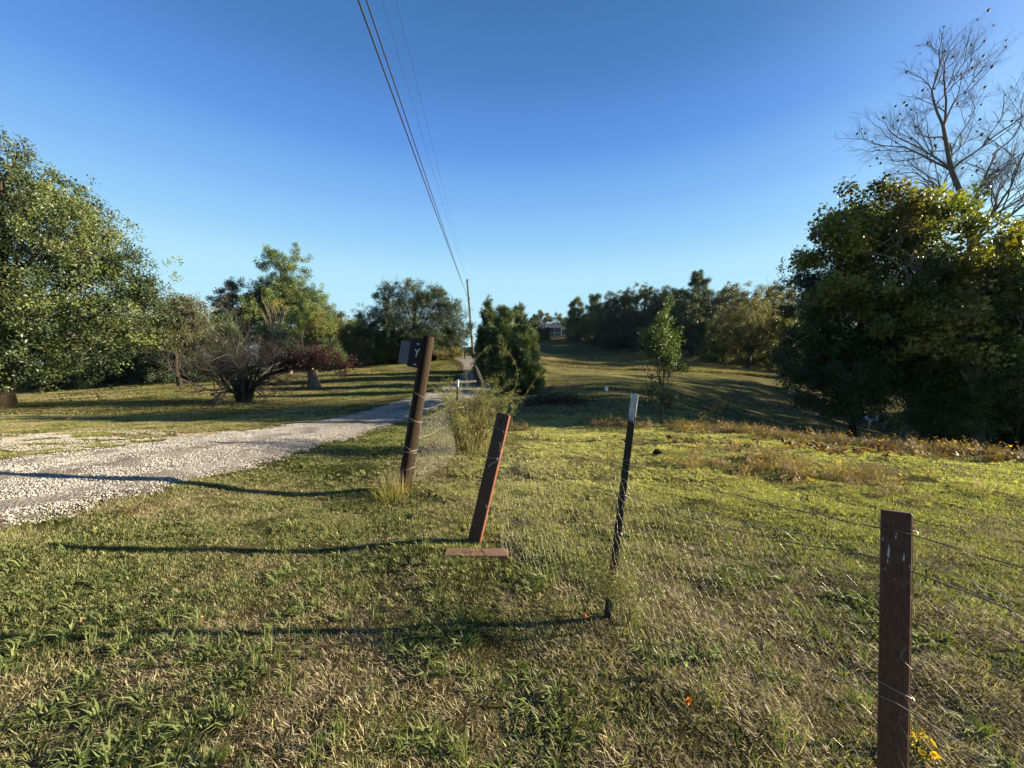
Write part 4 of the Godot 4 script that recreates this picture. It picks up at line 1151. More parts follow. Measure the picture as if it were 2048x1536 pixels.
func round_post() -> void:
	var a := on_ground(-1.52, 5.5)
	var b := Vector3(-1.155, 2.1, -5.5)
	var t := thing("round_post", "tall round leaning wooden corner post carrying a dark box", "fence post", a)
	var bs := stick_basis(a, b, Vector3(0, 0, 1))
	var len := a.distance_to(b)
	var mb := MB.new()
	var sides := 40
	var rows := 46
	var k0 := 0
	for j in rows + 1:
		var f := float(j) / rows
		var y := lerpf(-0.25, len, f)
		for s in sides:
			var ang := TAU * s / sides
			# checks that run along the grain, and a slow unevenness
			var g := nz2.get_noise_3d(cos(ang) * 9.0, y * 0.9, sin(ang) * 9.0)
			var groove := -0.011 * smoothstep(0.16, 0.34, g) + 0.004 * nz.get_noise_3d(cos(ang) * 3.0, y * 3.0, sin(ang) * 3.0)
			var r := lerpf(0.094, 0.083, f) + groove
			if j == rows:
				r -= 0.008
			var o := bs.x * cos(ang) + bs.z * sin(ang)
			var tone := 0.75 + 0.5 * nz.get_noise_3d(cos(ang) * 6.0, y * 1.5, sin(ang) * 6.0) - 0.35 * smoothstep(0.1, 0.4, g)
			mb.vert(bs.y * y + o * r, o, Color(0.068, 0.047, 0.033) * maxf(tone, 0.2))
	for j in rows:
		for s in sides:
			var a0 := j * sides + s
			var a1 := j * sides + (s + 1) % sides
			mb.i.append_array([a0, a1, a0 + sides, a1, a1 + sides, a0 + sides])
	var top := mb.vert(bs.y * (len + 0.004), bs.y, Color(0.12, 0.085, 0.055))
	for s in sides:
		var q := rows * sides
		mb.i.append_array([top, q + s, q + (s + 1) % sides])
	part("post", mb, M.wood, t)
	var wc := Color(0.16, 0.13, 0.11)
	for q in [[0.56, 0.03], [0.6, -0.05], [0.545, 0.0], [0.30, 0.05], [0.98, 0.02], [1.0, -0.03], [1.36, -0.04]]:
		var wb := MB.new()
		var p := PackedVector3Array()
		var r := PackedFloat32Array()
		for s in 25:
			var ang := TAU * s / 24.0
			p.append(bs.y * (q[0] + q[1] * cos(ang)) + (bs.x * cos(ang) + bs.z * sin(ang)) * 0.097)
			r.append(0.0022)
		wb.tube(p, r, 5, wc.lerp(Color(0.5, 0.48, 0.45), rng.randf()))
		part("wire_wrap", wb, M.wire_dull, t)
	# the dark box on its left and the grey board behind that
	var bx := thing("post_box", "dark navy box with a white letter, hung high on the round post", "box", a)
	var c := bs.y * (len - 0.26) + bs.x * -0.155
	var bt := Basis(bs.x, bs.y, bs.z).rotated(bs.y, 0.28)
	mb = MB.new()
	mb.box(Transform3D(bt, c), Vector3(0.155, 0.39, 0.12), 0.006, Color(0.012, 0.014, 0.026))
	part("case", mb, M.paint, bx)
	mb = MB.new()
	mb.box(Transform3D(bt, c + bt.y * 0.2), Vector3(0.165, 0.016, 0.132), 0.003, Color(0.016, 0.018, 0.03))
	part("lid", mb, M.paint, bx)
	# white letter and bolts on the side that faces the fence
	mb = MB.new()
	var f := c + bt.z * 0.0612 + bt.x * 0.026 + bt.y * 0.01
	for q in [[Vector2(0, 0), Vector2(-0.006, -0.06)], [Vector2(0, 0), Vector2(-0.03, 0.045)], [Vector2(0, 0), Vector2(0.026, 0.062)]]:
		var p0: Vector3 = f + bt.x * q[0].x + bt.y * q[0].y
		var p1: Vector3 = f + bt.x * q[1].x + bt.y * q[1].y
		mb.tube(PackedVector3Array([p0, p1]), PackedFloat32Array([0.008, 0.0065]), 6, Color(0.5, 0.5, 0.52))
	part("letter", mb, M.plain, bx)
	for q in [0.13, -0.155]:
		mb = MB.new()
		var h: Vector3 = c + bt.z * 0.06 + bt.y * q + bt.x * 0.03
		mb.tube(PackedVector3Array([h, h + bt.z * 0.012]), PackedFloat32Array([0.011, 0.009]), 10, Color(0.75, 0.75, 0.75))
		mb.box(Transform3D(bt, h + bt.z * 0.003 - bt.x * 0.016), Vector3(0.03, 0.01, 0.004), 0.001, Color(0.5, 0.5, 0.52))
		part("bolt", mb, M.plain, bx)
	var gb := thing("grey_board", "weathered grey board fixed to the left of the dark box", "board", a)
	var g2 := bs.rotated(bs.y, -0.5)
	mb = MB.new()
	mb.box(Transform3D(g2, c + bs.x * -0.145 - bs.y * 0.02 + Vector3(0, 0, -0.06)), Vector3(0.21, 0.31, 0.02), 0.003, Color(0.2, 0.2, 0.215))
	part("panel", mb, M.wood, gb)
	mb = MB.new()
	mb.box(Transform3D(g2, c + bs.x * -0.145 + bs.y * 0.135 + Vector3(0, 0, -0.058)), Vector3(0.216, 0.022, 0.03), 0.003, Color(0.24, 0.235, 0.23))
	part("top_batten", mb, M.wood, gb)

func steel_post(label: String, a: Vector3, b: Vector3, turn: float, white: float) -> Node3D:
	var t := thing("steel_post", label, "fence post", a)
	var bs := stick_basis(a, b, Vector3(sin(turn), 0, cos(turn)))
	var len := a.distance_to(b)
	var dark := Color(0.026, 0.02, 0.014)
	for q in [[-0.3, len - white, dark, "shaft"], [len - white + 0.001, len, Color(0.62, 0.62, 0.6), "white_tip"]]:
		var mb := MB.new()
		var mid: float = (q[0] + q[1]) * 0.5
		var l: float = q[1] - q[0]
		mb.box(Transform3D(bs, bs.y * mid), Vector3(0.046, l, 0.005), 0.001, q[2])
		mb.box(Transform3D(bs, bs.y * mid - bs.z * 0.0227), Vector3(0.006, l, 0.040), 0.001, q[2])
		part(q[3], mb, M.paint, t)
	# ragged lower edge of the white paint
	var fl := MB.new()
	for k in 9:
		var x := -0.016 + k * 0.004
		var l := rng.randf_range(0.008, 0.04)
		fl.box(Transform3D(bs, bs.y * (len - white - l * 0.5) + bs.x * x + bs.z * 0.0026), Vector3(0.0035, l, 0.001), 0.0002, Color(0.6, 0.6, 0.58))
	part("paint_run", fl, M.paint, t)
	var y := 0.1
	while y < len - 0.04:
		var mb := MB.new()
		mb.box(Transform3D(bs, bs.y * y + bs.z * 0.0045), Vector3(0.008, 0.012, 0.005), 0.0015, dark if y < len - white else Color(0.6, 0.6, 0.58))
		part("stud", mb, M.paint, t)
		y += 0.054
	return t

func wire_run(called: String, label: String, pts: Array, r: float, barbs: bool, col: Color, sag := 0.012) -> void:
	var t := thing(called, label, "wire", Vector3.ZERO, 0.0, "fence wires")
	var mb := MB.new()
	var p := PackedVector3Array()
	for k in pts.size() - 1:
		var n := 26
		for j in n:
			var f := float(j) / n
			var q: Vector3 = pts[k].lerp(pts[k + 1], f)
			q.y -= sag * 4.0 * f * (1.0 - f)
			q += Vector3(nz2.get_noise_1d(q.x * 14.0 + r * 9000.0), nz2.get_noise_1d(q.x * 14.0 + 90.0 + r * 9000.0), 0) * 0.012
			p.append(q)
	p.append(pts[-1])
	for w in (2 if barbs else 1):
		var s := PackedVector3Array()
		var rr := PackedFloat32Array()
		for k in p.size():
			var a := k * 1.3 + w * PI
			s.append(p[k] + (Vector3(0, cos(a), sin(a)) * r * 0.9 if barbs else Vector3.ZERO))
			rr.append(r)
		mb.tube(s, rr, 4, col)
	part("strand", mb, M.wire_dull, t)
	if barbs:
		for k in range(3, p.size() - 2, 5):
			var bb := MB.new()
			for w in 2:
				var d := Vector3(rng.randfn() * 0.4, rng.randfn(), rng.randfn()).normalized() * 0.014
				bb.tube(PackedVector3Array([p[k] - d, p[k] + d]), PackedFloat32Array([0.0011, 0.0007]), 4, col)
			part("barb", bb, M.wire_dull, t)

# hexagonal wire netting hung along straight runs between ground points
func netting(label: String, runs: Array, top: float, bulge: float, col: Color, r: float) -> void:
	var t := thing("wire_netting", label, "netting")
	for k in runs.size() - 1:
		var a: Vector2 = runs[k]
		var b: Vector2 = runs[k + 1]
		var len := a.distance_to(b)
		var cw := 0.052
		var ch := 0.06
		var cols := int(len / cw)
		var rows := int(top / ch)
		var nrm := Vector2(b.y - a.y, a.x - b.x).normalized()
		var at := func(u: float, v: float) -> Vector3:
			var f := clampf(u / cols, 0.0, 1.0)
			var g := a.lerp(b, f) + nrm * (bulge * sin(f * PI) * (1.0 - v / rows) + 0.02 * nz.get_noise_2d(u * 3.0, v * 3.0))
			return on_ground(g.x, g.y, 0.02 + v * ch * (1.0 - 0.1 * sin(f * PI)) + 0.012 * nz2.get_noise_2d(u * 4.0, v * 4.0))
		var mb := MB.new()
		for j in rows:
			for i in cols:
				var u := i + (0.5 if j % 2 else 0.0)
				if u + 0.5 > cols:
					continue
				# up-strokes lean; two slanted wires meet a short twist
				var p0: Vector3 = at.call(u, float(j))
				var p1: Vector3 = at.call(u, j + 0.34)
				mb.seg(p0, p1, r * 1.25, col)
				mb.seg(p1, at.call(u - 0.5, j + 1.0), r, col)
				mb.seg(p1, at.call(u + 0.5, j + 1.0), r, col)
		var o := part("mesh_panel", mb, M.wire, t)
		o.set_meta("kind", "stuff")
		var sel := MB.new()
		var sp := PackedVector3Array()
		var sr := PackedFloat32Array()
		for i in cols + 1:
			sp.append(at.call(float(i), float(rows)))
			sr.append(r * 1.6)
		sel.tube(sp, sr, 4, col)
		part("selvedge_wire", sel, M.wire, t)

func make_fence() -> void:
	var brown := Color(0.085, 0.04, 0.026)
	var edge := Color(0.2, 0.075, 0.05)
	# nearest board on the right
	var a := on_ground(1.35, 1.36)
	var b := Vector3(1.337, 1.118, -1.36)
	var t := board_post("nearest upright brown board with white paint chips at lower right", a, b, 0.08, 0.021, Vector3(-0.62, 0, 1), brown * 1.5, edge * 0.9)
	var bs := stick_basis(a, b, Vector3(-0.62, 0, 1))
	var len := a.distance_to(b)
	for q in [Vector3(-0.021, 0.14, 0.05), Vector3(-0.023, 0.175, 0.02), Vector3(0.018, 0.152, 0.032), Vector3(-0.003, 0.085, 0.02), Vector3(0.032, 0.18, 0.012), Vector3(-0.03, 0.205, 0.008), Vector3(-0.004, 0.235, 0.006), Vector3(-0.036, 0.1, 0.014)]:
		var mb := MB.new()
		var c: Vector3 = bs.y * (len - q.y) + bs.x * q.x + bs.z * 0.0113
		var w: float = q.z * 0.06 + 0.0008
		mb.poly([c + bs.y * q.z * 0.5, c + bs.x * w * 0.7, c - bs.y * q.z * 0.5 + bs.x * w * 0.4, c - bs.y * q.z * 0.35 - bs.x * w, c + bs.y * q.z * 0.1 - bs.x * w * 0.5], c - bs.z, Color(0.45, 0.45, 0.45))
		part("paint_chip", mb, M.plain, t)
	wrap_wire(t, "tie_wire", bs.y * (len - 0.052), bs, 0.08, 0.021, -0.11, Color(0.12, 0.1, 0.09))
	wrap_wire(t, "tie_wire", bs.y * (len - 0.625), bs, 0.08, 0.021, -0.3, Color(0.3, 0.28, 0.26))
	# leaning board
	a = on_ground(-0.36, 3.72)
	b = Vector3(-0.075, 1.215, -3.70)
	t = board_post("leaning brown board standing between round post and steel post", a, b, 0.135, 0.038, Vector3(-0.62, 0, 1), brown, edge * 1.2)
	bs = stick_basis(a, b, Vector3(-0.62, 0, 1))
	len = a.distance_to(b)
	wrap_wire(t, "tie_wire", bs.y * (len - 0.15), bs, 0.135, 0.038, -0.25, Color(0.3, 0.28, 0.26))
	wrap_wire(t, "tie_wire", bs.y * (len - 0.43), bs, 0.135, 0.038, 0.25, Color(0.5, 0.48, 0.45))
	wrap_wire(t, "tie_wire", bs.y * (len - 0.86), bs, 0.135, 0.038, -0.4, Color(0.25, 0.23, 0.21))
	var nb := MB.new()
	nb.tube(PackedVector3Array([bs.y * (len - 0.1) + bs.z * 0.021 - bs.x * 0.012, bs.y * (len - 0.05) + bs.z * 0.024 + bs.x * 0.012]), PackedFloat32Array([0.004, 0.003]), 6, Color(0.012, 0.01, 0.01))
	part("bent_nail", nb, M.wire_dull, t)
	# pale split sliver jutting from its edge
	nb = MB.new()
	nb.tube(curve(bs.y * (len - 0.52) + bs.z * 0.024 - bs.x * 0.02, bs.y * (len - 0.34) + bs.z * 0.03 + bs.x * 0.16, Vector3.ZERO, 5, 0.004), taper(6, 0.004, 0.002), 5, Color(0.45, 0.42, 0.36))
	part("loose_wire_end", nb, M.wire_dull, t)
	# offcut lying in the grass in front of it
	var off := MB.new()
	off.box(Transform3D(Basis.from_euler(Vector3(0.03, 0.02, -0.015)), Vector3.ZERO), Vector3(0.55, 0.038, 0.135), 0.004, Color(0.24, 0.145, 0.095))
	var ob := thing("board_offcut", "short brown board lying flat in the grass by the leaning board", "board", on_ground(-0.31, 3.43, 0.018))
	part("plank", off, M.paint, ob)
	off = MB.new()
	off.tube(PackedVector3Array([Vector3(0.03, 0.0205, -0.066), Vector3(0.05, 0.0205, -0.01), Vector3(0.1, 0.0205, 0.066)]), PackedFloat32Array([0.0012, 0.0012, 0.0012]), 4, Color(0.03, 0.02, 0.015))
	part("crack", off, M.plain, ob)
	# grass that has grown over its edges
	var ox := []
	var oc := []
	var om := patch_mesh(0, 0.05, 26, 0.0045, 0.09)
	for k in 15:
		lay(ox, oc, -0.31 + rng.randf_range(-0.32, 0.32), -3.43 + (0.085 if k % 3 else -0.08) + rng.randfn() * 0.012, rng.randf_range(0.6, 1.1), Color(1.3, 1.3, 1.2))
	for k in ox.size():
		ox[k].origin -= ob.position
	multi("overgrowing_grass", om, ox, oc, ob)
	# steel post
	a = on_ground(0.625, 2.55)
	b = Vector3(0.794, 1.462, -2.55)
	t = steel_post("dark steel fence post with white tip leaning in the middle", a, b, -0.55, 0.15)
	bs = stick_basis(a, b, Vector3(-0.52, 0, 0.85))
	for q in [[1.05, 0.35], [0.985, -0.3], [0.82, 0.05], [0.58, -0.35], [0.3, 0.3]]:
		wrap_wire(t, "wire_clip", bs.y * q[0] - bs.z * 0.012, bs, 0.047, 0.036, q[1], Color(0.3, 0.28, 0.25))
	round_post()
	# posts of the run beside the lane
	a = on_ground(-1.2, 8.5)
	steel_post("far steel fence post with white tip inside the vine-grown bush", a, a + Vector3(0.05, 1.46, 0), 1.3, 0.14)
	var fp := thing("wood_post", "small dark fence post beside the utility pole's foot", "fence post", on_ground(-5.9, 49.5))
	var fm := MB.new()
	fm.tube(PackedVector3Array([Vector3(0, -0.2, 0), Vector3(-0.06, 1.25, 0)]), PackedFloat32Array([0.08, 0.07]), 8, Color(0.05, 0.04, 0.03))
	part("post", fm, M.bark, fp)
	# strands
	var tops := func(h: Array) -> Array:
		var o := []
		for k in h.size():
			o.append(on_ground(FENCE[k].x, FENCE[k].y) + Vector3(h[k].y, h[k].x, h[k].z))
		return o
	wire_run("fence_wire", "top twisted wire running from the round post past all boards", tops.call([Vector3(1.15, 0.2, 0.0), Vector3(1.06, 0.24, 0.03), Vector3(1.02, 0.125, 0.02), Vector3(1.055, -0.02, 0.026), Vector3(1.05, 0, 0), Vector3(1.05, 0, 0)]), 0.0014, true, Color(0.1, 0.085, 0.072))
	wire_run("fence_wire", "second twisted wire below the top one behind the nearest board", tops.call([Vector3(0.62, 0.1, -0.04), Vector3(0.8, 0.18, -0.03), Vector3(0.82, 0.1, -0.02), Vector3(0.93, -0.01, -0.03), Vector3(0.9, 0, 0), Vector3(0.9, 0, 0)]), 0.0015, true, Color(0.1, 0.085, 0.072), 0.03)
	wire_run("fence_wire", "low plain wire crossing the front of the nearest board", tops.call([Vector3(0.3, 0.05, 0.0), Vector3(0.35, 0.08, 0.03), Vector3(0.42, 0.05, 0.02), Vector3(0.455, -0.01, 0.026), Vector3(0.45, 0, 0), Vector3(0.45, 0, 0)]), 0.0014, false, Color(0.3, 0.28, 0.26), 0.03)
	netting("hexagonal wire netting along the near fence line on the right", [FENCE[1] + Vector2(0.24, -0.2), FENCE[2], FENCE[3] + Vector2(0.0, 0.03), FENCE[4], FENCE[5]], 0.96, 0.05, Color(0.34, 0.33, 0.31), 0.0006)
	netting("sagging hexagonal netting between round post and vine-grown bush", [FENCE[0] + Vector2(0.06, 0.05), Vector2(-1.2, 8.5)], 1.0, 0.22, Color(0.5, 0.48, 0.45), 0.0006)
	for q in [[1.15, 0.0], [0.72, 0.0]]:
		wire_run("fence_wire", "loose wire from the round post into the bush, %s" % ("upper of two" if q[0] > 1.0 else "lower of two"), [on_ground(-1.4, 5.5, q[0]), on_ground(-1.28, 7.0, q[0] - 0.12), on_ground(-1.2, 8.5, q[0] - 0.02)], 0.0016, false, Color(0.4, 0.37, 0.34), 0.05)

func make_bush() -> void:
	var pale := [Color(0.13, 0.15, 0.045), Color(0.21, 0.22, 0.07), Color(0.32, 0.3, 0.12)]
	var t := shrub("vine_bush", "pale scrubby vine-grown bush behind the round post", -0.9, 8.1, 1.45, 1.95, ["tiny0", "tiny1", "tiny2"], pale, 760, {"stems": 40, "depth": 2, "girth": 0.007, "bark": Color(0.11, 0.085, 0.06), "scale": Vector2(0.4, 0.75), "gap": -0.05, "grain": 5.0})
	var xf := []
	var cl := []
	var dry := patch_mesh(3, 0.5, 160, 0.006, 0.45)
	for k in 4:
		lay(xf, cl, -0.9 + rng.randfn() * 0.35, -8.0 + rng.randfn() * 0.3, rng.randf_range(0.6, 1.1), Color(0.8, 0.85, 0.6))
	for k in xf.size():
		xf[k].origin -= t.position
	multi("dry_stems", dry, xf, cl, t)
	# arching canes with leaves
	var canes := [
		[Vector3(-0.93, 1.3, 0), Vector3(-0.92, 1.62, 0), Vector3(-0.7, 1.93, 0), Vector3(-0.395, 2.14, 0), Vector3(-0.14, 2.07, 0), Vector3(0.06, 1.8, 0), Vector3(0.11, 1.45, 0), Vector3(-0.04, 1.08, 0), Vector3(-0.26, 0.7, 0)],
		[Vector3(-0.7, 0.8, 0), Vector3(-0.62, 1.12, 0), Vector3(-0.5, 1.45, 0), Vector3(-0.34, 1.57, 0), Vector3(-0.2, 1.53, 0)],
		[Vector3(-0.3, 0.6, 0), Vector3(-0.12, 1.0, 0), Vector3(0.08, 1.25, 0), Vector3(0.22, 1.2, 0)],
		[Vector3(-0.6, 0.9, 0.1), Vector3(-0.35, 1.2, 0), Vector3(0.05, 1.45, 0)],
		[Vector3(-1.2, 1.0, 0), Vector3(-1.5, 1.35, 0.2), Vector3(-1.85, 1.4, 0.3), Vector3(-2.05, 1.3, 0.3)],
		[Vector3(-1.25, 0.9, 0.2), Vector3(-1.6, 1.1, 0.5), Vector3(-1.85, 1.02, 0.9)],
		[Vector3(-0.1, 0.7, 0), Vector3(0.25, 1.1, -0.1), Vector3(0.6, 1.62, -0.2), Vector3(0.78, 1.75, -0.2)],
	]
	xf = []
	cl = []
	for c in canes:
		var mb := MB.new()
		var cv := Curve3D.new()
		for k in c.size():
			var m: Vector3 = (c[min(k + 1, c.size() - 1)] - c[max(k - 1, 0)]) / 6.0
			cv.add_point(c[k] + Vector3(0, 0, -8.1) - t.position, -m, m)
		var p := cv.tessellate_even_length(4, 0.06)
		mb.tube(p, taper(p.size(), 0.0055, 0.0025), 5, Color(0.26, 0.22, 0.11))
		part("cane", mb, M.bark, t)
		for q in p:
			if rng.randf() < 0.42:
				var s := rng.randf_range(0.16, 0.34)
				xf.append(Transform3D(Basis.from_euler(Vector3(rng.randf() * 6, rng.randf() * 6, 0)).scaled(Vector3(s, s, s)), q + Vector3(rng.randfn(), rng.randfn(), rng.randfn()) * 0.02))
				cl.append(pale[1].lerp(pale[2], rng.randf()) * 1.3)
	multi("vine_leaves", clumps["tiny0"], xf, cl, t)
	# dark tapered stub standing in the bush
	var st := thing("dark_stub", "dark tapered weathered wooden stub leaning above the bush", "stake", on_ground(-0.6, 8.3))
	var mb := MB.new()
	var g := st.position
	mb.tube(PackedVector3Array([Vector3(-0.785, 1.74, -8.3) - g, Vector3(-0.765, 1.68, -8.3) - g, Vector3(-0.74, 1.6, -8.3) - g, Vector3(-0.69, 1.46, -8.3) - g, Vector3(-0.655, 1.36, -8.3) - g, Vector3(-0.635, 1.3, -8.3) - g]), PackedFloat32Array([0.03, 0.05, 0.062, 0.066, 0.06, 0.035]), 14, Color(0.07, 0.064, 0.062), 0.08)
	part("stub", mb, M.bark, st)
	mb = MB.new()
	mb.tube(PackedVector3Array([Vector3(-0.635, 1.31, -8.3) - g, Vector3(-0.62, 0.7, -8.3) - g, Vector3(0, -0.1, 0)]), PackedFloat32Array([0.014, 0.014, 0.016]), 8, Color(0.2, 0.12, 0.06))
	part("stake", mb, M.wood, st)
	# tall grass at the round post's foot
	var tg := thing("grass_tuft", "tall yellow-green grass tuft at the round post's foot", "grass tuft", on_ground(-1.6, 5.3))
	var tm := patch_mesh(3, 0.16, 150, 0.0045, 0.36)
	var ti := MeshInstance3D.new()
	ti.name = "blades"
	ti.mesh = tm
	ti.set_meta("kind", "stuff")
	tg.add_child(ti, true)
	var xg := []
	var cg := []
	var gm := patch_mesh(0, 0.16, 130, 0.0045, 0.3)
	for k in 5:
		lay(xg, cg, -1.7 + rng.randfn() * 0.12, -5.2 + rng.randfn() * 0.12, rng.randf_range(0.5, 1.0), Color(1.7, 1.55, 1.0))
	for k in xg.size():
		xg[k].origin -= tg.position
	multi("blades", gm, xg, cg, tg)

func weed(called: String, label: String, x: float, d: float, h: float, w: float, stems: int, col: Color, leafcol: Array, leaves: int, flower := 0) -> void:
	var t := thing(called, label, "weed", on_ground(x, d))
	var mb := MB.new()
	var tips := []
	for k in stems:
		var a := rng.randf() * TAU
		var l := rng.randf_range(0.0, 0.5) * w / h
		grow(mb, Vector3(cos(a) * w * 0.12, -0.03, sin(a) * w * 0.12), Vector3(cos(a) * l, 1, sin(a) * l), h * rng.randf_range(0.45, 0.62), 0.0032, 2, col, {"wander": 0.12, "lift": 0.06, "thin": 0.6, "kids": 3, "spread": 0.5, "short": 0.55}, tips)
	part("stems", mb, M.bark, t)
	var xf := []
	var cl := []
	for k in leaves:
		var q: Vector3 = tips[rng.randi() % tips.size()] * rng.randf_range(0.45, 1.0)
		var s := rng.randf_range(0.12, 0.3)
		xf.append(Transform3D(Basis.from_euler(Vector3(rng.randf() * 6, rng.randf() * 6, rng.randf() * 6)).scaled(Vector3(s, s, s)), q + Vector3(rng.randfn(), rng.randfn(), rng.randfn()) * 0.02))
		cl.append(leafcol[0].lerp(leafcol[1], rng.randf()))
	if leaves > 0:
		multi("foliage", clumps["tiny1"], xf, cl, t)
	if flower > 0:
		var fx := []
		var fc := []
		for k in flower:
			var q: Vector3 = tips[rng.randi() % tips.size()]
			var s := rng.randf_range(0.45, 0.8)
			fx.append(Transform3D(Basis.from_euler(Vector3(rng.randfn() * 0.5, rng.randf() * 6, rng.randfn() * 0.5)).scaled(Vector3(s, s, s)), q + Vector3(rng.randfn(), rng.randfn(), rng.randfn()) * 0.012))
			fc.append(Color(1, 1, 1) * rng.randf_range(0.8, 1.1))
		multi("flowers", flower_mesh(), fx, fc, t)

var flower_cache: ArrayMesh
func flower_mesh() -> ArrayMesh:
	if flower_cache:
		return flower_cache
	var mb := MB.new()
	for k in 8:
		var a := TAU * k / 8.0
		var o := Vector3(cos(a), 0.1, sin(a))
		var s := Vector3(-sin(a), 0, cos(a)) * 0.006
		mb.leaf_tri(o * 0.004, o * 0.016 + s, o * 0.021, Color(0.7, 0.58, 0.05))
		mb.leaf_tri(o * 0.004, o * 0.021, o * 0.016 - s, Color(0.7, 0.58, 0.05))
		mb.leaf_tri(Vector3(0, 0.012, 0), o * 0.008, Vector3(cos(a + 0.785), 0.1, sin(a + 0.785)) * 0.008, Color(0.4, 0.22, 0.02))
	flower_cache = mb.mesh(M.petal)
	return flower_cache

# weeds, flowers and litter spread along the brow of the pasture
func make_weeds() -> void:
	var stalk := MB.new()
	for k in 16:
		var a := rng.randf() * TAU
		var r := 0.16 * sqrt(rng.randf())
		var p := Vector3(cos(a) * r, -0.02, sin(a) * r)
		var tip := p + Vector3(rng.randfn() * 0.09, rng.randf_range(0.13, 0.37), rng.randfn() * 0.09)
		var col := Color(0.15, 0.1, 0.06).lerp(Color(0.3, 0.22, 0.125), rng.randf())
		stalk.seg(p, tip, 0.0028, col)
		for j in 7:
			var q := p.lerp(tip, rng.randf_range(0.35, 1.0))
			var o := Vector3(rng.randfn(), rng.randfn() * 0.6 + 0.5, rng.randfn()).normalized() * 0.075
			stalk.leaf_tri(q, q + o + Vector3(0.008, 0, 0.006), q + o * 0.5 - Vector3(0.008, 0, 0.008), col * rng.randf_range(0.8, 1.4))
	var sm := stalk.mesh(M.grass)
	var xs := []
	var cs := []
	var fx := []
	var fc := []
	for k in 1250:
		var x := rng.randf_range(-0.2, 17.0)
		var ridge := lerpf(11.4, 7.9, smoothstep(2.0, 12.0, x))
		var z := -(ridge + rng.randfn() * lerpf(0.5, 0.75, smoothstep(3.0, 6.0, x)))
		var dens := lerpf(0.28, 1.0, smoothstep(3.4, 5.2, x)) + nz.get_noise_2d(x * 2.0, z * 2.0) * 0.8
		if rng.randf() > dens:
			continue
		lay(xs, cs, x, z, 0.2 + 0.8 * pow(rng.randf(), 1.6), Color(0.82, 0.8, 0.76) * rng.randf_range(0.6, 1.3))
		if rng.randf() < 0.3:
			for j in rng.randi_range(1, 4):
				var s := rng.randf_range(0.6, 1.1)
				fx.append(Transform3D(Basis.from_euler(Vector3(rng.randfn() * 0.5, rng.randf() * 6, rng.randfn() * 0.5)).scaled(Vector3(s, s, s)), Vector3(x + rng.randfn() * 0.12, ground(x, z) + rng.randf_range(0.12, 0.3), z + rng.randfn() * 0.12)))
				fc.append(Color(1, 0.95, 0.9) * rng.randf_range(0.7, 1.1))
	# island of weeds in front of it
	for k in 150:
		var x := 4.3 + rng.randfn() * 0.85
		var z := -6.3 + rng.randfn() * 0.5 + (x - 4.3) * 0.35
		if nz.get_noise_2d(x * 5.0, z * 5.0) < -0.25:
			continue
		lay(xs, cs, x, z, 0.2 + 0.65 * pow(rng.randf(), 1.4), Color(1.05, 1, 0.9) * rng.randf_range(0.85, 1.3))
		if rng.randf() < 0.45:
			for j in 2:
				var s := rng.randf_range(0.5, 0.95)
				fx.append(Transform3D(Basis.from_euler(Vector3(rng.randfn() * 0.5, rng.randf() * 6, rng.randfn() * 0.5)).scaled(Vector3(s, s, s)), Vector3(x + rng.randfn() * 0.1, ground(x, z) + rng.randf_range(0.14, 0.32), z + rng.randfn() * 0.1)))
				fc.append(Color(1, 1, 1) * rng.randf_range(0.7, 1.1))
	var t := thing("dry_weeds", "band of dry brown weeds with yellow flowers along the pasture brow", "weeds")
	t.set_meta("kind", "stuff")
	multi("stalks", sm, xs, cs, t)
	multi("flowers", flower_mesh(), fx, fc, t)
	# fallen leaves
	var leaf := MB.new()
	for q in 10:
		var a := TAU * q / 10.0
		var b := TAU * (q + 1) / 10.0
		var r0 := 0.09 if q % 2 == 0 else 0.045
		var r1 := 0.09 if q % 2 == 1 else 0.045
		leaf.leaf_tri(Vector3(0, 0.015, 0), Vector3(cos(a) * r0, 0.02 * sin(a * 2.0) + 0.01, sin(a) * r0), Vector3(cos(b) * r1, 0.02 * sin(b * 2.0) + 0.01, sin(b) * r1), Color.WHITE)
	var lm := leaf.mesh(M.grass)
	var lx := []
	var lc := []
	for k in 280:
		var x := 8.5 + rng.randfn() * 2.6
		var z := -(7.7 - (x - 8.0) * 0.12 + rng.randfn() * 0.35)
		lay(lx, lc, x, z, rng.randf_range(0.5, 1.1), [Color(0.11, 0.05, 0.028), Color(0.15, 0.08, 0.045), Color(0.22, 0.14, 0.09), Color(0.08, 0.035, 0.022)][rng.randi() % 4])
		lx[-1].origin.y += rng.randf_range(0.02, 0.12)
		lx[-1].basis = lx[-1].basis * Basis.from_euler(Vector3(rng.randfn() * 0.5, 0, rng.randfn() * 0.5))
	for k in 150:
		var d := rng.randf_range(12.0, 30.0)
		var x := -rng.randf_range(0.3, 1.15) * d
		if x > lane(d).x - 2.0:
			continue
		lay(lx, lc, x, -d, rng.randf_range(0.4, 0.8), Color(0.36, 0.28, 0.16))
		lx[-1].origin.y += 0.05
	for k in 26:
		lay(lx, lc, -1.25 + rng.randfn() * 0.2, -5.0 + rng.randfn() * 0.25, rng.randf_range(0.3, 0.5), Color(0.15, 0.08, 0.045))
		lx[-1].origin.y += 0.04
	var fl := thing("fallen_leaves", "curled brown leaves scattered in the grass below the weeds", "leaves")
	fl.set_meta("kind", "stuff")
	multi("leaves", lm, lx, lc, fl)
	var straw := Color(0.22, 0.17, 0.1)
	weed("feathery_weed", "wispy yellow-green weed at the steel post's foot", 0.72, 2.5, 0.62, 0.34, 9, straw, [Color(0.13, 0.15, 0.04), Color(0.24, 0.24, 0.09)], 170)
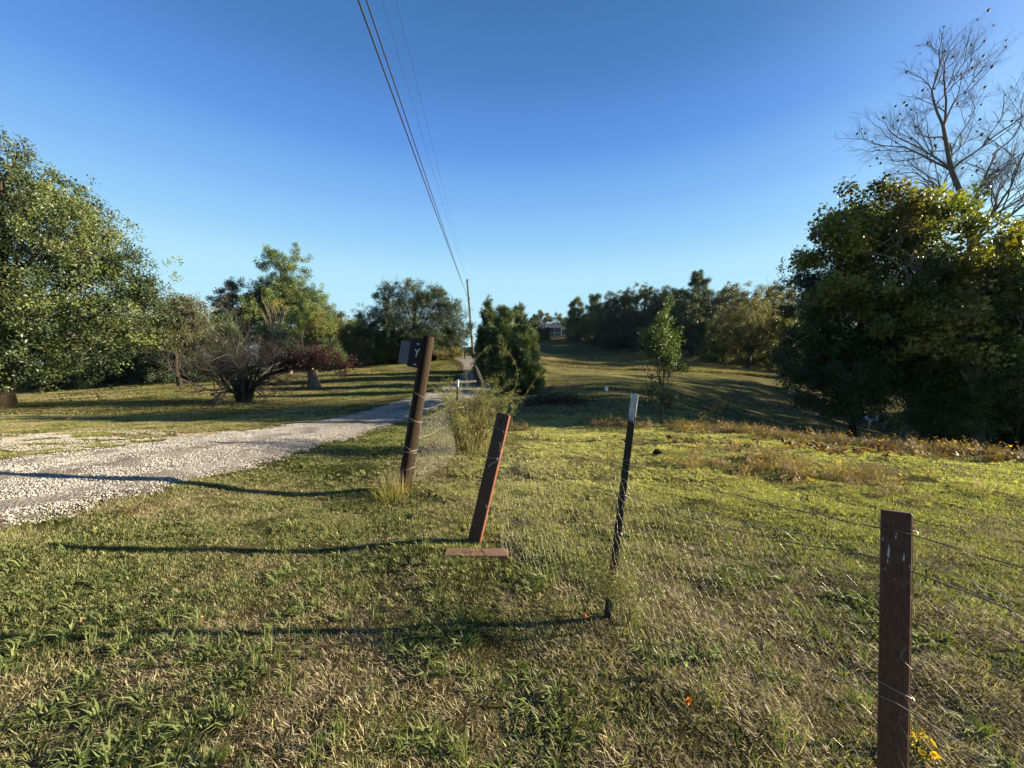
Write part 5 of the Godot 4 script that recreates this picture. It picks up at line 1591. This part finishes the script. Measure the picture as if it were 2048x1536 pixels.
	weed("feathery_weed", "dark thin stem weed just left of the steel post", 0.5, 2.62, 0.66, 0.2, 3, Color(0.07, 0.05, 0.035), [Color(0.1, 0.13, 0.035), Color(0.18, 0.2, 0.07)], 70)
	weed("feathery_weed", "lone brown seed-headed weed right of the steel post", 2.2, 4.4, 0.34, 0.22, 4, Color(0.16, 0.11, 0.07), [Color(0.2, 0.14, 0.09), Color(0.26, 0.2, 0.12)], 12)
	weed("feathery_weed", "thin dry weed beyond the nearest board", 3.25, 3.1, 0.34, 0.3, 4, Color(0.15, 0.11, 0.07), [Color(0.14, 0.11, 0.07), Color(0.2, 0.16, 0.1)], 12)
	weed("yellow_flowers", "yellow flower clump low beside the nearest board", 1.72, 1.62, 0.16, 0.2, 7, Color(0.08, 0.1, 0.03), [Color(0.07, 0.1, 0.03), Color(0.1, 0.13, 0.04)], 14, 22)
	weed("yellow_flowers", "yellow flowers in the pasture right of the steel post", 4.0, 8.6, 0.4, 0.5, 8, Color(0.1, 0.1, 0.04), [Color(0.1, 0.12, 0.03), Color(0.14, 0.15, 0.05)], 20, 60)
	weed("yellow_flowers", "yellow flower clump beside the foot of the sapling", 5.7, 11.6, 0.55, 0.7, 8, Color(0.1, 0.1, 0.04), [Color(0.1, 0.12, 0.03), Color(0.14, 0.15, 0.05)], 20, 70)
	weed("yellow_flowers", "yellow flowers at the near tip of the weed island", 4.1, 5.3, 0.2, 0.35, 7, Color(0.1, 0.1, 0.04), [Color(0.1, 0.12, 0.03), Color(0.14, 0.15, 0.05)], 14, 34)
	# brown and orange leaves near the steel post
	for q in [[0.48, 2.5, Color(0.3, 0.1, 0.02), "rust-brown leaf standing by the steel post's foot", 0.06], [0.836, 1.83, Color(0.4, 0.11, 0.015), "bright orange leaf lying in the foreground grass", 0.03], [0.92, 2.05, Color(0.28, 0.4, 0.1), "pale green dock leaf in the grass right of the steel post", 0.05]]:
		var mb := MB.new()
		for s in 10:
			var a := TAU * s / 10.0
			var b := TAU * (s + 1) / 10.0
			mb.leaf_tri(Vector3.ZERO, Vector3(cos(a) * 0.034, 0.012 * sin(a * 3.0) + 0.01, sin(a) * 0.018), Vector3(cos(b) * 0.034, 0.012 * sin(b * 3.0) + 0.01, sin(b) * 0.018), q[2])
		var o := solo("fallen_leaf", mb, M.leaf, on_ground(q[0], q[1], q[4]))
		o.rotation = Vector3(0.5, rng.randf() * 3.0, 0.3)
		o.scale = Vector3.ONE * 0.7
		tag(o, q[3], "leaf")
	# clods
	var cb := MB.new()
	cb.tube(PackedVector3Array([Vector3(-0.09, 0, 0), Vector3(-0.05, 0.03, 0), Vector3(0.02, 0.04, 0), Vector3(0.08, 0.01, 0)]), PackedFloat32Array([0.01, 0.045, 0.05, 0.01]), 9, Color(0.02, 0.016, 0.012), 0.2)
	tag(solo("dark_clod", cb, M.bark, on_ground(2.75, 7.4, 0.03)), "small dark clod in the sunny grass right of the steel post", "clod")
const TP := [[-0.1787,0.6395,0.10121],[-0.0426,0.4496,0.01803],[0.0783,0.3133,-0.02951],[0.4623,1.2217,-0.05291],[-1.6228,1.2681,0.00500],[-1.0444,1.5280,-0.02206],[-0.9320,1.8534,-0.01911],[-1.8623,1.4933,-0.00969],[-1.7122,1.8423,0.01306],[-1.3771,2.0766,0.01938],[-0.9414,2.2971,0.03045],[-0.5956,2.4279,-0.01348],[-0.2457,2.5248,0.04972],[-0.1885,2.2577,0.00979],[-0.1838,1.9613,-0.02946],[0.0373,1.8378,-0.04675],[0.1491,1.5472,-0.00671],[0.4062,1.7145,0.02884],[0.5182,2.3271,-0.01152],[0.6425,2.8874,-0.06048],[0.3082,3.2103,-0.01117],[0.9323,3.2685,0.00157],[0.3691,3.6114,0.02909],[1.1510,3.3055,0.00309],[1.4784,2.4553,-0.12466],[1.2725,2.1109,0.12264],[1.1761,1.9487,-0.05911],[0.8988,1.5869,-0.16961],[1.7030,1.8461,-0.18353],[1.4523,1.8574,0.03166],[0.5320,0.9825,0.08713],[0.7488,0.8706,-0.03806],[0.8668,0.6971,0.06725],[0.1152,1.1931,-0.01771],[1.6361,2.3256,0.15050],[1.6051,1.5282,0.03661],[0.6669,1.9081,0.06022],[0.6574,1.5903,0.11522],[-0.2986,1.6354,0.02462],[-0.4085,1.1737,-0.00667],[-1.4304,2.4369,-0.01139],[-2.0055,2.0467,-0.00336],[-2.2775,1.8654,-0.00658],[-0.5763,0.4034,0.07947],[-0.6286,0.8381,0.02624],[-0.8640,0.9600,0.00847],[-1.1248,0.7498,-0.01150],[-0.8814,0.0000,-0.00659],[0.0000,0.0000,0.00737],[0.3633,0.2422,0.03417],[0.5724,0.4579,-0.06006],[-0.3241,0.6020,-0.14889],[-0.3013,0.3615,-0.03970],[0.0000,-1.3863,-0.00134],[-1.9763,-0.6588,0.00178],[1.9763,-0.6588,-0.01011],[2.7125,0.0000,0.00900],[-2.7125,0.0000,-0.00058],[0.0000,-2.7125,0.00146],[-2.5764,1.9323,0.00165],[2.7447,1.8298,-0.03533],[1.1760,1.0920,-0.00728],[1.5326,1.2540,0.01992],[2.0257,1.5192,0.01236],[-2.4189,3.0236,0.00297],[-1.0925,3.2776,-0.02116],[0.1820,4.0046,-0.00051],[1.4996,3.2492,0.07915],[1.9441,3.2401,-0.03618],[3.1690,2.1127,0.05537],[-3.4346,-1.3738,-0.00079],[3.4346,-1.3738,0.00149],[-2.1094,4.2189,-0.00019],[0.0000,4.6053,-0.00176],[2.1094,4.2189,-0.01910],[-3.9085,1.5634,0.00176],[3.9085,1.5634,-0.01312]]
const TL := [0.014489,0.005112,-0.000551]
# ---------------------------------------------------------------- other things
func make_pole() -> void:
	var g := on_ground(-4.85, 50.0)
	var t := thing("utility_pole", "slightly leaning wooden utility pole on the lane crest", "utility pole", g)
	var top := Vector3(-5.65, 13.3, -50.0) - g
	var mb := MB.new()
	mb.tube(PackedVector3Array([Vector3(0, -0.5, 0), top * 0.33, top * 0.66, top]), PackedFloat32Array([0.17, 0.15, 0.125, 0.1]), 12, Color(0.17, 0.15, 0.13), 0.03)
	part("pole", mb, M.bark, t)
	for q in [[0.5, 0.14], [0.44, 0.13], [0.30, 0.12]]:
		mb = MB.new()
		mb.box(Transform3D(Basis(), top * q[0] + Vector3(0.03, 0, 0.19)), Vector3(0.16, 0.42, 0.03), 0.005, Color(0.6, 0.6, 0.6))
		part("metal_tag", mb, M.plain, t)
	for q in [[0.985, 0.2], [0.96, -0.16], [0.75, 0.16], [0.74, -0.12]]:
		mb = MB.new()
		var c: Vector3 = top * q[0]
		mb.tube(PackedVector3Array([c, c + Vector3(q[1], 0.02, 0.05), c + Vector3(q[1], 0.14, 0.05)]), PackedFloat32Array([0.02, 0.03, 0.045]), 8, Color(0.1, 0.09, 0.085))
		part("insulator", mb, M.plain, t)
	# strands to the next pole behind the viewer
	var spans := [[0.755, Vector3(-2.38, 7.9, -6.8), 0.015, "thickest overhead line, leftmost of the four"], [0.74, Vector3(-2.25, 7.87, -6.8), 0.012, "second overhead line close beside the thickest"], [0.955, Vector3(-3.15, 11.2, -10.0), 0.0042, "third thin overhead line right of the thick pair"], [0.985, Vector3(-2.85, 11.35, -10.0), 0.0038, "faintest overhead line, rightmost of the four"]]
	for s in spans:
		var a: Vector3 = g + top * s[0]
		var b: Vector3 = s[1]
		var e := a + (b - a) * (85.0 / (b - a).length())
		var p := PackedVector3Array()
		for k in 41:
			var f := k / 40.0
			p.append(a.lerp(e, f) + Vector3(0, -2.4 * f * (1.0 - f) + 0.0, 0))
		# lift so that the strand passes through its middle mark
		var rr := PackedFloat32Array()
		for k in 41:
			rr.append(s[2])
		mb = MB.new()
		mb.tube(p, rr, 6, Color(0.02, 0.02, 0.022))
		tag(solo("power_line", mb, M.plain), s[3], "power line", "overhead power lines")

func make_stumps() -> void:
	var t := thing("tree_stump", "thick pale tree stump standing on the left lawn", "stump", on_ground(-14.06, 28))
	var mb := MB.new()
	mb.tube(PackedVector3Array([Vector3(0, -0.15, 0), Vector3(0, 0.12, 0), Vector3(0.0, 0.4, 0), Vector3(-0.03, 0.9, 0), Vector3(-0.02, 1.2, 0), Vector3(0.0, 1.27, 0)]), PackedFloat32Array([0.52, 0.42, 0.34, 0.3, 0.31, 0.24]), 20, Color(0.26, 0.21, 0.16), 0.22, 1.0)
	part("trunk", mb, M.bark, t)
	mb = MB.new()
	mb.tube(PackedVector3Array([Vector3(0.3, 0.1, 0.25), Vector3(0.6, 0.05, 0.3), Vector3(0.8, -0.05, 0.3)]), PackedFloat32Array([0.14, 0.1, 0.05]), 9, Color(0.42, 0.34, 0.24), 0.1)
	part("root", mb, M.bark, t)
	mb = MB.new()
	mb.tube(PackedVector3Array([Vector3(-0.14, 1.26, 0.05), Vector3(-0.12, 1.38, 0.04)]), PackedFloat32Array([0.17, 0.1]), 10, Color(0.36, 0.3, 0.24), 0.2)
	part("broken_top", mb, M.bark, t)
	shrub("stump_sprouts", "small green sprouts at the left foot of the tree stump", -14.7, 27.8, 0.7, 0.6, ["tiny0"], [Color(0.06, 0.08, 0.02), Color(0.12, 0.13, 0.03)], 40, {"stems": 5, "category": "plant"})
	t = thing("tree_stump", "short far stump behind the bare dark tree's right limb", "stump", on_ground(-21.9, 39))
	mb = MB.new()
	mb.tube(PackedVector3Array([Vector3(0, -0.1, 0), Vector3(0, 0.2, 0), Vector3(0, 0.75, 0)]), PackedFloat32Array([0.32, 0.22, 0.18]), 12, Color(0.34, 0.25, 0.18), 0.15)
	part("trunk", mb, M.bark, t)

func make_pile() -> void:
	var c := on_ground(1.85, 18.0)
	var t := thing("brush_pile", "heap of dead branches in the pasture beside the nearest cedar", "brush pile", c)
	var mb := MB.new()
	for k in 210:
		var x := rng.randfn() * 0.9
		var z := rng.randfn() * 0.4
		var h := 0.42 * exp(-x * x * 0.7) * exp(-z * z * 2.0) * rng.randf()
		var a := rng.randf() * TAU
		var l := rng.randf_range(0.3, 1.0)
		var d := Vector3(cos(a), rng.randfn() * 0.22, sin(a) * 0.6) * l
		var p := Vector3(x, ground(c.x + x, c.z + z) - c.y + h + 0.04, z)
		var col := Color(0.05, 0.04, 0.034).lerp(Color(0.16, 0.13, 0.11), rng.randf())
		mb.tube(curve(p - d * 0.5, p + d * 0.5, Vector3(0, rng.randfn() * 0.06, 0), 4, 0.03), taper(5, rng.randf_range(0.012, 0.035), 0.008), 5, col)
	part("sticks", mb, M.bark, t).set_meta("kind", "stuff")
	for q in [[Vector3(-0.9, 0.15, 0.1), Vector3(0.05, 0.82, 0.1), 0.06], [Vector3(-0.7, 0.2, -0.1), Vector3(0.1, 0.74, -0.1), 0.045], [Vector3(-1.6, 0.1, 0.2), Vector3(-0.4, 0.22, 0.3), 0.06], [Vector3(0.3, 0.2, 0.2), Vector3(0.9, 0.5, 0.1), 0.04], [Vector3(-1.2, 0.25, 0), Vector3(-0.2, 0.55, 0.2), 0.04]]:
		mb = MB.new()
		mb.tube(curve(q[0], q[1], Vector3(0, 0.05, 0), 7, 0.02), taper(8, q[2], q[2] * 0.55), 8, Color(0.17, 0.145, 0.125), 0.1)
		part("log", mb, M.bark, t)
	# white bucket further up the pasture
	t = thing("white_bucket", "small white bucket lying in the pasture beyond the brush pile", "bucket", on_ground(5.25, 22.0))
	mb = MB.new()
	mb.tube(PackedVector3Array([Vector3(0.02, 0.0, 0), Vector3(0.0, 0.24, 0), Vector3(0, 0.23, 0), Vector3(0.02, 0.02, 0)]), PackedFloat32Array([0.085, 0.105, 0.097, 0.08]), 16, Color(0.72, 0.72, 0.72))
	part("pail", mb, M.plain, t)
	mb = MB.new()
	mb.tube(PackedVector3Array([Vector3(-0.105, 0.22, 0), Vector3(-0.09, 0.13, 0.09), Vector3(0, 0.1, 0.115), Vector3(0.09, 0.13, 0.09), Vector3(0.105, 0.22, 0)]), PackedFloat32Array([0.004, 0.004, 0.004, 0.004, 0.004]), 5, Color(0.4, 0.4, 0.4))
	part("handle", mb, M.wire, t)
	# white marker and a pale scrap on the lawn
	mb = MB.new()
	mb.box(Transform3D(Basis(), Vector3(0, 0.2, 0)), Vector3(0.09, 0.5, 0.05), 0.008, Color(0.7, 0.7, 0.7))
	t = thing("white_marker", "small white marker stake at the far edge of the left lawn", "marker", on_ground(-31.5, 36.2))
	part("stake", mb, M.plain, t)
	mb = MB.new()
	mb.tube(curve(Vector3(-0.14, 0.04, 0), Vector3(0.16, 0.06, 0.05), Vector3(0, 0.06, 0), 4, 0.01), PackedFloat32Array([0.03, 0.07, 0.08, 0.06, 0.02]), 8, Color(0.55, 0.5, 0.42), 0.2)
	tag(solo("pale_rock", mb, M.stone, on_ground(-10.8, 27.0)), "pale rock on the lawn right of the tree stump", "rock")
	# pale arched branch beyond the weeds
	t = thing("arched_branch", "pale bare branch arching in the shade right of the horse", "branch", on_ground(24.4, 24.2))
	mb = MB.new()
	var cv := PackedVector3Array([Vector3(-0.5, -0.1, 0), Vector3(-0.5, 0.3, 0), Vector3(-0.36, 0.62, 0), Vector3(-0.05, 0.9, 0), Vector3(0.3, 0.98, 0), Vector3(0.5, 0.9, 0)])
	mb.tube(cv, taper(6, 0.04, 0.02), 7, Color(0.42, 0.38, 0.34), 0.1)
	part("stem", mb, M.bark, t)
	mb = MB.new()
	mb.tube(PackedVector3Array([Vector3(-0.32, -0.05, 0.1), Vector3(-0.2, 0.12, 0.05), Vector3(-0.1, 0.34, 0)]), PackedFloat32Array([0.05, 0.05, 0.03]), 7, Color(0.55, 0.52, 0.48))
	part("side_shoot", mb, M.bark, t)

func make_house() -> void:
	var c := on_ground(16.4, 150, 0.2)
	var t := thing("far_house", "distant grey house with dark roof and white dormer", "house", c)
	var wall := Color(0.07, 0.08, 0.11)
	var roof := Color(0.028, 0.034, 0.05)
	var white := Color(0.32, 0.34, 0.38)
	for q in [["wall", -1.6, 7.4, 2.7, 6.4], ["wing_wall", 4.6, 4.9, 2.3, 5.4]]:
		var mb := MB.new()
		mb.box(Transform3D(Basis(), Vector3(q[1], q[3] * 0.5 - 0.4, -q[4] * 0.5)), Vector3(q[2], q[3] + 0.8, q[4]), 0.02, wall)
		part(q[0], mb, M.plain, t)
		mb = MB.new()
		var h := 2.0 if q[2] > 6.0 else 1.6
		var e: float = q[2] * 0.5 + 0.3
		var y0: float = q[3] + 0.003
		var front := 1.7 if q[2] > 6.0 else 0.4
		var inside := Vector3(q[1], y0 + 0.4, -q[4] * 0.5)
		var a := [Vector3(q[1] - e, y0, front), Vector3(q[1] + e, y0, front), Vector3(q[1] + e, y0 + h, -q[4] * 0.5), Vector3(q[1] - e, y0 + h, -q[4] * 0.5), Vector3(q[1] - e, y0, -q[4] - 0.4), Vector3(q[1] + e, y0, -q[4] - 0.4)]
		mb.poly([a[0], a[1], a[2], a[3]], inside, roof)
		mb.poly([a[4], a[5], a[2], a[3]], inside, roof)
		mb.poly([a[0], a[3], a[4]], inside, wall)
		mb.poly([a[1], a[2], a[5]], inside, wall)
		mb.poly([a[0], a[1], a[5], a[4]], inside, white)
		part("roof", mb, M.plain, t)
		mb = MB.new()
		mb.box(Transform3D(Basis(), Vector3(q[1], y0 - 0.06, front + 0.03)), Vector3(e * 2.0, 0.16, 0.05), 0.01, white * 0.6)
		part("gutter", mb, M.plain, t)
	var dormer := MB.new()
	dormer.box(Transform3D(Basis(), Vector3(-4.1, 3.7, -0.4)), Vector3(1.3, 1.5, 2.2), 0.02, white)
	dormer.poly([Vector3(-4.85, 4.4, 0.72), Vector3(-4.1, 5.0, 0.72), Vector3(-3.35, 4.4, 0.72)], Vector3(-4.1, 4.5, -2), white)
	dormer.poly([Vector3(-4.85, 4.4, 0.74), Vector3(-4.1, 5.0, 0.74), Vector3(-4.1, 5.0, -2.0), Vector3(-4.85, 4.4, -2.0)], Vector3(-4.1, 4.2, -1), roof)
	dormer.poly([Vector3(-3.35, 4.4, 0.74), Vector3(-4.1, 5.0, 0.74), Vector3(-4.1, 5.0, -2.0), Vector3(-3.35, 4.4, -2.0)], Vector3(-4.1, 4.2, -1), roof)
	var dm := part("dormer", dormer, M.plain, t)
	for q in [[Vector3(-4.1, 3.8, 0.71), 0.8, 1.0, dm], [Vector3(-3.4, 1.5, 0.01), 1.2, 1.4, t], [Vector3(0.4, 1.5, 0.01), 1.2, 1.4, t], [Vector3(3.4, 1.3, 0.01), 0.9, 1.2, t], [Vector3(5.6, 1.3, 0.01), 0.9, 1.2, t]]:
		var f := MB.new()
		for s in [-1, 1]:
			f.box(Transform3D(Basis(), q[0] + Vector3(s * q[1] * 0.5, 0, 0.02)), Vector3(0.12, q[2], 0.08), 0.005, white)
			f.box(Transform3D(Basis(), q[0] + Vector3(0, s * q[2] * 0.5, 0.022)), Vector3(q[1] + 0.12, 0.12, 0.08), 0.005, white)
		f.box(Transform3D(Basis(), q[0] + Vector3(0, 0, 0.018)), Vector3(q[1], 0.06, 0.05), 0.005, white)
		var w := part("window", f, M.plain, q[3])
		if q[3] == t:
			var pn := MB.new()
			pn.box(Transform3D(Basis(), q[0] + Vector3(0, 0, 0.01)), Vector3(q[1] - 0.04, q[2] - 0.04, 0.02), 0.003, Color.WHITE)
			part("pane", pn, M.glass, w)
		else:
			var pn := MB.new()
			pn.box(Transform3D(Basis(), q[0] + Vector3(0, 0, 0.008)), Vector3(q[1] - 0.04, q[2] - 0.04, 0.02), 0.003, Color.WHITE)
			part("pane", pn, M.glass, dm)
	for x in [-5.2, -2.8, -0.4, 2.0]:
		var mb := MB.new()
		mb.box(Transform3D(Basis(), Vector3(x, 1.1, 1.4)), Vector3(0.24, 3.2, 0.24), 0.02, white)
		part("porch_column", mb, M.plain, t)
	var rail := MB.new()
	rail.box(Transform3D(Basis(), Vector3(-0.4, 0.75, 1.4)), Vector3(4.6, 0.28, 0.1), 0.01, white)
	part("porch_rail", rail, M.plain, t)
	var dr := MB.new()
	dr.box(Transform3D(Basis(), Vector3(-1.5, 1.05, 0.03)), Vector3(1.0, 2.1, 0.06), 0.01, Color(0.06, 0.04, 0.035))
	part("door", dr, M.plain, t)
	var cm := MB.new()
	cm.box(Transform3D(Basis(), Vector3(1.3, 4.7, -3.4)), Vector3(0.7, 1.3, 0.7), 0.02, Color(0.14, 0.09, 0.075))
	part("chimney", cm, M.plain, t)
	var rw := MB.new()
	rw.box(Transform3D(Basis(), Vector3(0, 0, 0)), Vector3(4.0, 1.1, 0.4), 0.03, Color(0.3, 0.3, 0.3))
	rw.box(Transform3D(Basis(), Vector3(8.0, -0.1, 0.2)), Vector3(4.6, 0.9, 0.4), 0.03, Color(0.3, 0.3, 0.3))
	tag(solo("retaining_wall", rw, M.stone, on_ground(13.4, 144, 0.1)), "low pale wall in two lengths below the distant house", "wall")

# ---------------------------------------------------------------- horse
func make_horse() -> void:
	var g := on_ground(33.3, 36.0)
	var t := thing("horse", "grey and white piebald horse grazing in the shaded hollow", "horse", g, -0.25)
	var cap := [
		[Vector3(-0.5, 1.14, 0), Vector3(0.1, 1.08, 0), 0.26, 0.29], [Vector3(0.1, 1.08, 0), Vector3(0.6, 1.2, 0), 0.28, 0.26], [Vector3(-0.55, 1.2, 0), Vector3(-1.0, 0.86, 0), 0.2, 0.12],
		[Vector3(-1.0, 0.86, 0), Vector3(-1.22, 0.6, 0), 0.125, 0.115], [Vector3(-1.22, 0.6, 0), Vector3(-1.42, 0.2, 0), 0.115, 0.06], [Vector3(-0.5, 1.34, 0), Vector3(-0.3, 1.32, 0), 0.1, 0.1],
		[Vector3(-1.14, 0.74, 0.07), Vector3(-1.09, 0.86, 0.1), 0.035, 0.015], [Vector3(-1.14, 0.74, -0.07), Vector3(-1.09, 0.86, -0.1), 0.035, 0.015],
	]
	for s in [-1.0, 1.0]:
		cap.append([Vector3(-0.5, 1.0, 0.12 * s), Vector3(-0.5 - 0.06 * s, 0.56, 0.13 * s), 0.14, 0.07])
		cap.append([Vector3(-0.5 - 0.06 * s, 0.56, 0.13 * s), Vector3(-0.52 - 0.08 * s, 0.12, 0.13 * s), 0.062, 0.042])
		cap.append([Vector3(-0.52 - 0.08 * s, 0.12, 0.13 * s), Vector3(-0.56 - 0.08 * s, 0.03, 0.13 * s), 0.045, 0.06])
		cap.append([Vector3(0.62, 1.08, 0.13 * s), Vector3(0.52 + 0.05 * s, 0.74, 0.15 * s), 0.22, 0.11])
		cap.append([Vector3(0.52 + 0.05 * s, 0.74, 0.15 * s), Vector3(0.72 + 0.06 * s, 0.5, 0.15 * s), 0.1, 0.062])
		cap.append([Vector3(0.72 + 0.06 * s, 0.5, 0.15 * s), Vector3(0.68 + 0.06 * s, 0.12, 0.15 * s), 0.058, 0.044])
		cap.append([Vector3(0.68 + 0.06 * s, 0.12, 0.15 * s), Vector3(0.64 + 0.06 * s, 0.03, 0.15 * s), 0.046, 0.06])
	var lo := Vector3(-1.6, -0.06, -0.42)
	var st := 0.045
	var nx := 58
	var ny := 36
	var nzz := 19
	var f := PackedFloat32Array()
	f.resize(nx * ny * nzz)
	var field := func(p: Vector3) -> float:
		var acc := 0.0
		for c in cap:
			var ab: Vector3 = c[1] - c[0]
			var h := clampf((p - c[0]).dot(ab) / ab.dot(ab), 0.0, 1.0)
			var d: float = p.distance_to(c[0] + ab * h) - lerpf(c[2], c[3], h)
			acc += exp(-d * 26.0)
		return -log(maxf(acc, 1e-20)) / 26.0
	for k in nzz:
		for j in ny:
			for i in nx:
				f[(k * ny + j) * nx + i] = field.call(lo + Vector3(i, j, k) * st)
	var mb := MB.new()
	var idx := {}
	var corners := [0, 1, nx, nx + 1, nx * ny, nx * ny + 1, nx * ny + nx, nx * ny + nx + 1]
	var cpos := [Vector3(0, 0, 0), Vector3(1, 0, 0), Vector3(0, 1, 0), Vector3(1, 1, 0), Vector3(0, 0, 1), Vector3(1, 0, 1), Vector3(0, 1, 1), Vector3(1, 1, 1)]
	for k in nzz - 1:
		for j in ny - 1:
			for i in nx - 1:
				var o := (k * ny + j) * nx + i
				var mask := 0
				for q in 8:
					if f[o + corners[q]] < 0.0:
						mask |= 1 << q
				if mask == 0 or mask == 255:
					continue
				var acc := Vector3.ZERO
				var cnt := 0
				for e in [[0, 1], [2, 3], [4, 5], [6, 7], [0, 2], [1, 3], [4, 6], [5, 7], [0, 4], [1, 5], [2, 6], [3, 7]]:
					var fa := f[o + corners[e[0]]]
					var fb := f[o + corners[e[1]]]
					if (fa < 0.0) != (fb < 0.0):
						acc += cpos[e[0]].lerp(cpos[e[1]], fa / (fa - fb))
						cnt += 1
				var p := lo + (Vector3(i, j, k) + acc / cnt) * st
				var e2 := 0.02
				var n := Vector3(field.call(p + Vector3(e2, 0, 0)) - field.call(p - Vector3(e2, 0, 0)), field.call(p + Vector3(0, e2, 0)) - field.call(p - Vector3(0, e2, 0)), field.call(p + Vector3(0, 0, e2)) - field.call(p - Vector3(0, 0, e2))).normalized()
				var coat := nz.get_noise_3dv(p * 3.6 + Vector3(3, 0, 0))
				var col := Color(0.62, 0.6, 0.58) if coat > 0.02 else Color(0.07, 0.07, 0.08)
				if p.y < 0.55 and p.x > -0.9:
					col = Color(0.55, 0.54, 0.52)
				if p.y < 0.09:
					col = Color(0.08, 0.07, 0.06)
				idx[o] = mb.vert(p, n, col)
	for k in range(1, nzz - 1):
		for j in range(1, ny - 1):
			for i in range(1, nx - 1):
				var o := (k * ny + j) * nx + i
				for ax in 3:
					var s: int = [1, nx, nx * ny][ax]
					if (f[o] < 0.0) == (f[o + s] < 0.0):
						continue
					var u: int = [nx, nx * ny, 1][ax]
					var w: int = [nx * ny, 1, nx][ax]
					var q := [idx[o], idx[o - u], idx[o - u - w], idx[o - w]]
					if f[o] < 0.0:
						mb.i.append_array([q[0], q[2], q[1], q[0], q[3], q[2]])
					else:
						mb.i.append_array([q[0], q[1], q[2], q[0], q[2], q[3]])
	part("body", mb, M.plain, t)
	mb = MB.new()
	for k in 9:
		mb.tube(curve(Vector3(0.84, 1.22, rng.randfn() * 0.02), Vector3(0.95 + rng.randfn() * 0.04, 0.5, rng.randfn() * 0.05), Vector3(0.08, 0, 0), 6, 0.01), taper(7, 0.03, 0.012), 5, Color(0.5, 0.48, 0.45))
	part("tail", mb, M.plain, t)
	mb = MB.new()
	for k in 16:
		var p := Vector3(-0.45, 1.4, 0).lerp(Vector3(-1.08, 0.92, 0), k / 15.0)
		mb.tube(curve(p, p + Vector3(0.05, -0.2, 0.13), Vector3(0, 0, 0.04), 3, 0.01), taper(4, 0.022, 0.008), 4, Color(0.1, 0.1, 0.1))
	part("mane", mb, M.plain, t)

# ---------------------------------------------------------------- scene
# colour of the clear air at each height above the horizon, in degrees
const AIR := [[0.0, Vector3(0.6, 0.89, 0.96)], [13.0, Vector3(0.44, 0.77, 0.95)], [18.5, Vector3(0.29, 0.585, 0.93)], [23.6, Vector3(0.195, 0.44, 0.87)], [29.4, Vector3(0.112, 0.3, 0.755)], [37.0, Vector3(0.068, 0.208, 0.53)], [44.0, Vector3(0.052, 0.17, 0.42)], [90.0, Vector3(0.03, 0.1, 0.27)]]
func _ready() -> void:
	rng.seed = 4117
	nz.seed = 11
	nz.noise_type = FastNoiseLite.TYPE_SIMPLEX
	nz.frequency = 0.22
	nz.fractal_octaves = 3
	nz2.seed = 23
	nz2.noise_type = FastNoiseLite.TYPE_SIMPLEX
	nz2.frequency = 0.22
	nz2.fractal_octaves = 2
	# camera
	var cam := Camera3D.new()
	cam.name = "camera"
	cam.fov = 88.38
	cam.near = 0.05
	cam.far = 1500.0
	cam.position = Vector3(0, 1.6, 0)
	cam.rotation = Vector3(-atan(23.0 / 790.0), 0, 0)
	add_child(cam, true)
	# sky and exposure
	var env := Environment.new()
	var sky := Sky.new()
	var el := deg_to_rad(16.0)
	var az := deg_to_rad(3.0)
	var to_sun := Vector3(cos(el) * cos(az), sin(el), -cos(el) * sin(az))
	# clear evening air: deep blue overhead, pale at the horizon, brighter round the sun
	var im := Image.create_empty(512, 256, false, Image.FORMAT_RGBAF)
	for y in 256:
		for x in 512:
			var up := PI * (0.5 - (y + 0.5) / 256.0)
			var round_ := TAU * (x + 0.5) / 512.0
			var dir := Vector3(sin(round_) * cos(up), sin(up), -cos(round_) * cos(up))
			var deg := maxf(rad_to_deg(up), 0.0)
			var c := AIR[-1][1] as Vector3
			for k in AIR.size() - 1:
				if deg < AIR[k + 1][0]:
					c = (AIR[k][1] as Vector3).lerp(AIR[k + 1][1], smoothstep(0.0, 1.0, (deg - AIR[k][0]) / (AIR[k + 1][0] - AIR[k][0])) * 0.4 + 0.6 * (deg - AIR[k][0]) / (AIR[k + 1][0] - AIR[k][0]))
					break
			var cs := maxf(dir.dot(to_sun), 0.0)
			c += Vector3(0.82, 1.08, 1.15) * (0.75 * pow(cs, 7.5) + 0.9 * pow(cs, 60.0))
			im.set_pixel(x, y, Color(c.x, c.y, c.z))
	var sm := PanoramaSkyMaterial.new()
	sm.panorama = ImageTexture.create_from_image(im)
	sky.sky_material = sm
	env.background_mode = Environment.BG_SKY
	env.sky = sky
	env.background_energy_multiplier = 0.23
	env.tonemap_mode = Environment.TONE_MAPPER_LINEAR
	env.tonemap_exposure = 4.5
	env.sdfgi_enabled = true
	env.ssao_enabled = true
	env.ssil_enabled = true
	env.fog_enabled = true
	env.fog_density = 0.00006
	env.fog_light_color = Color8(190, 215, 240)
	var we := WorldEnvironment.new()
	we.name = "world_environment"
	we.environment = env
	add_child(we, true)
	# sun: low on the right, a little ahead of the camera
	var sun := DirectionalLight3D.new()
	sun.name = "sun"
	sun.look_at_from_position(Vector3.ZERO, -to_sun)
	sun.light_energy = 1.6
	sun.light_color = Color(1.0, 0.92, 0.78)
	sun.light_angular_distance = 0.5
	sun.shadow_enabled = true
	add_child(sun, true)
	make_materials()
	var tp := []
	for q in TP:
		tp.append(Vector3(q[0], q[1], q[2]))
	make_ground(tp, TL)
	make_lane()
	make_trees()
	make_house()
	make_fence()
	make_bush()
	make_pole()
	make_stumps()
	make_pile()
	make_horse()
	make_grass()
	make_weeds()
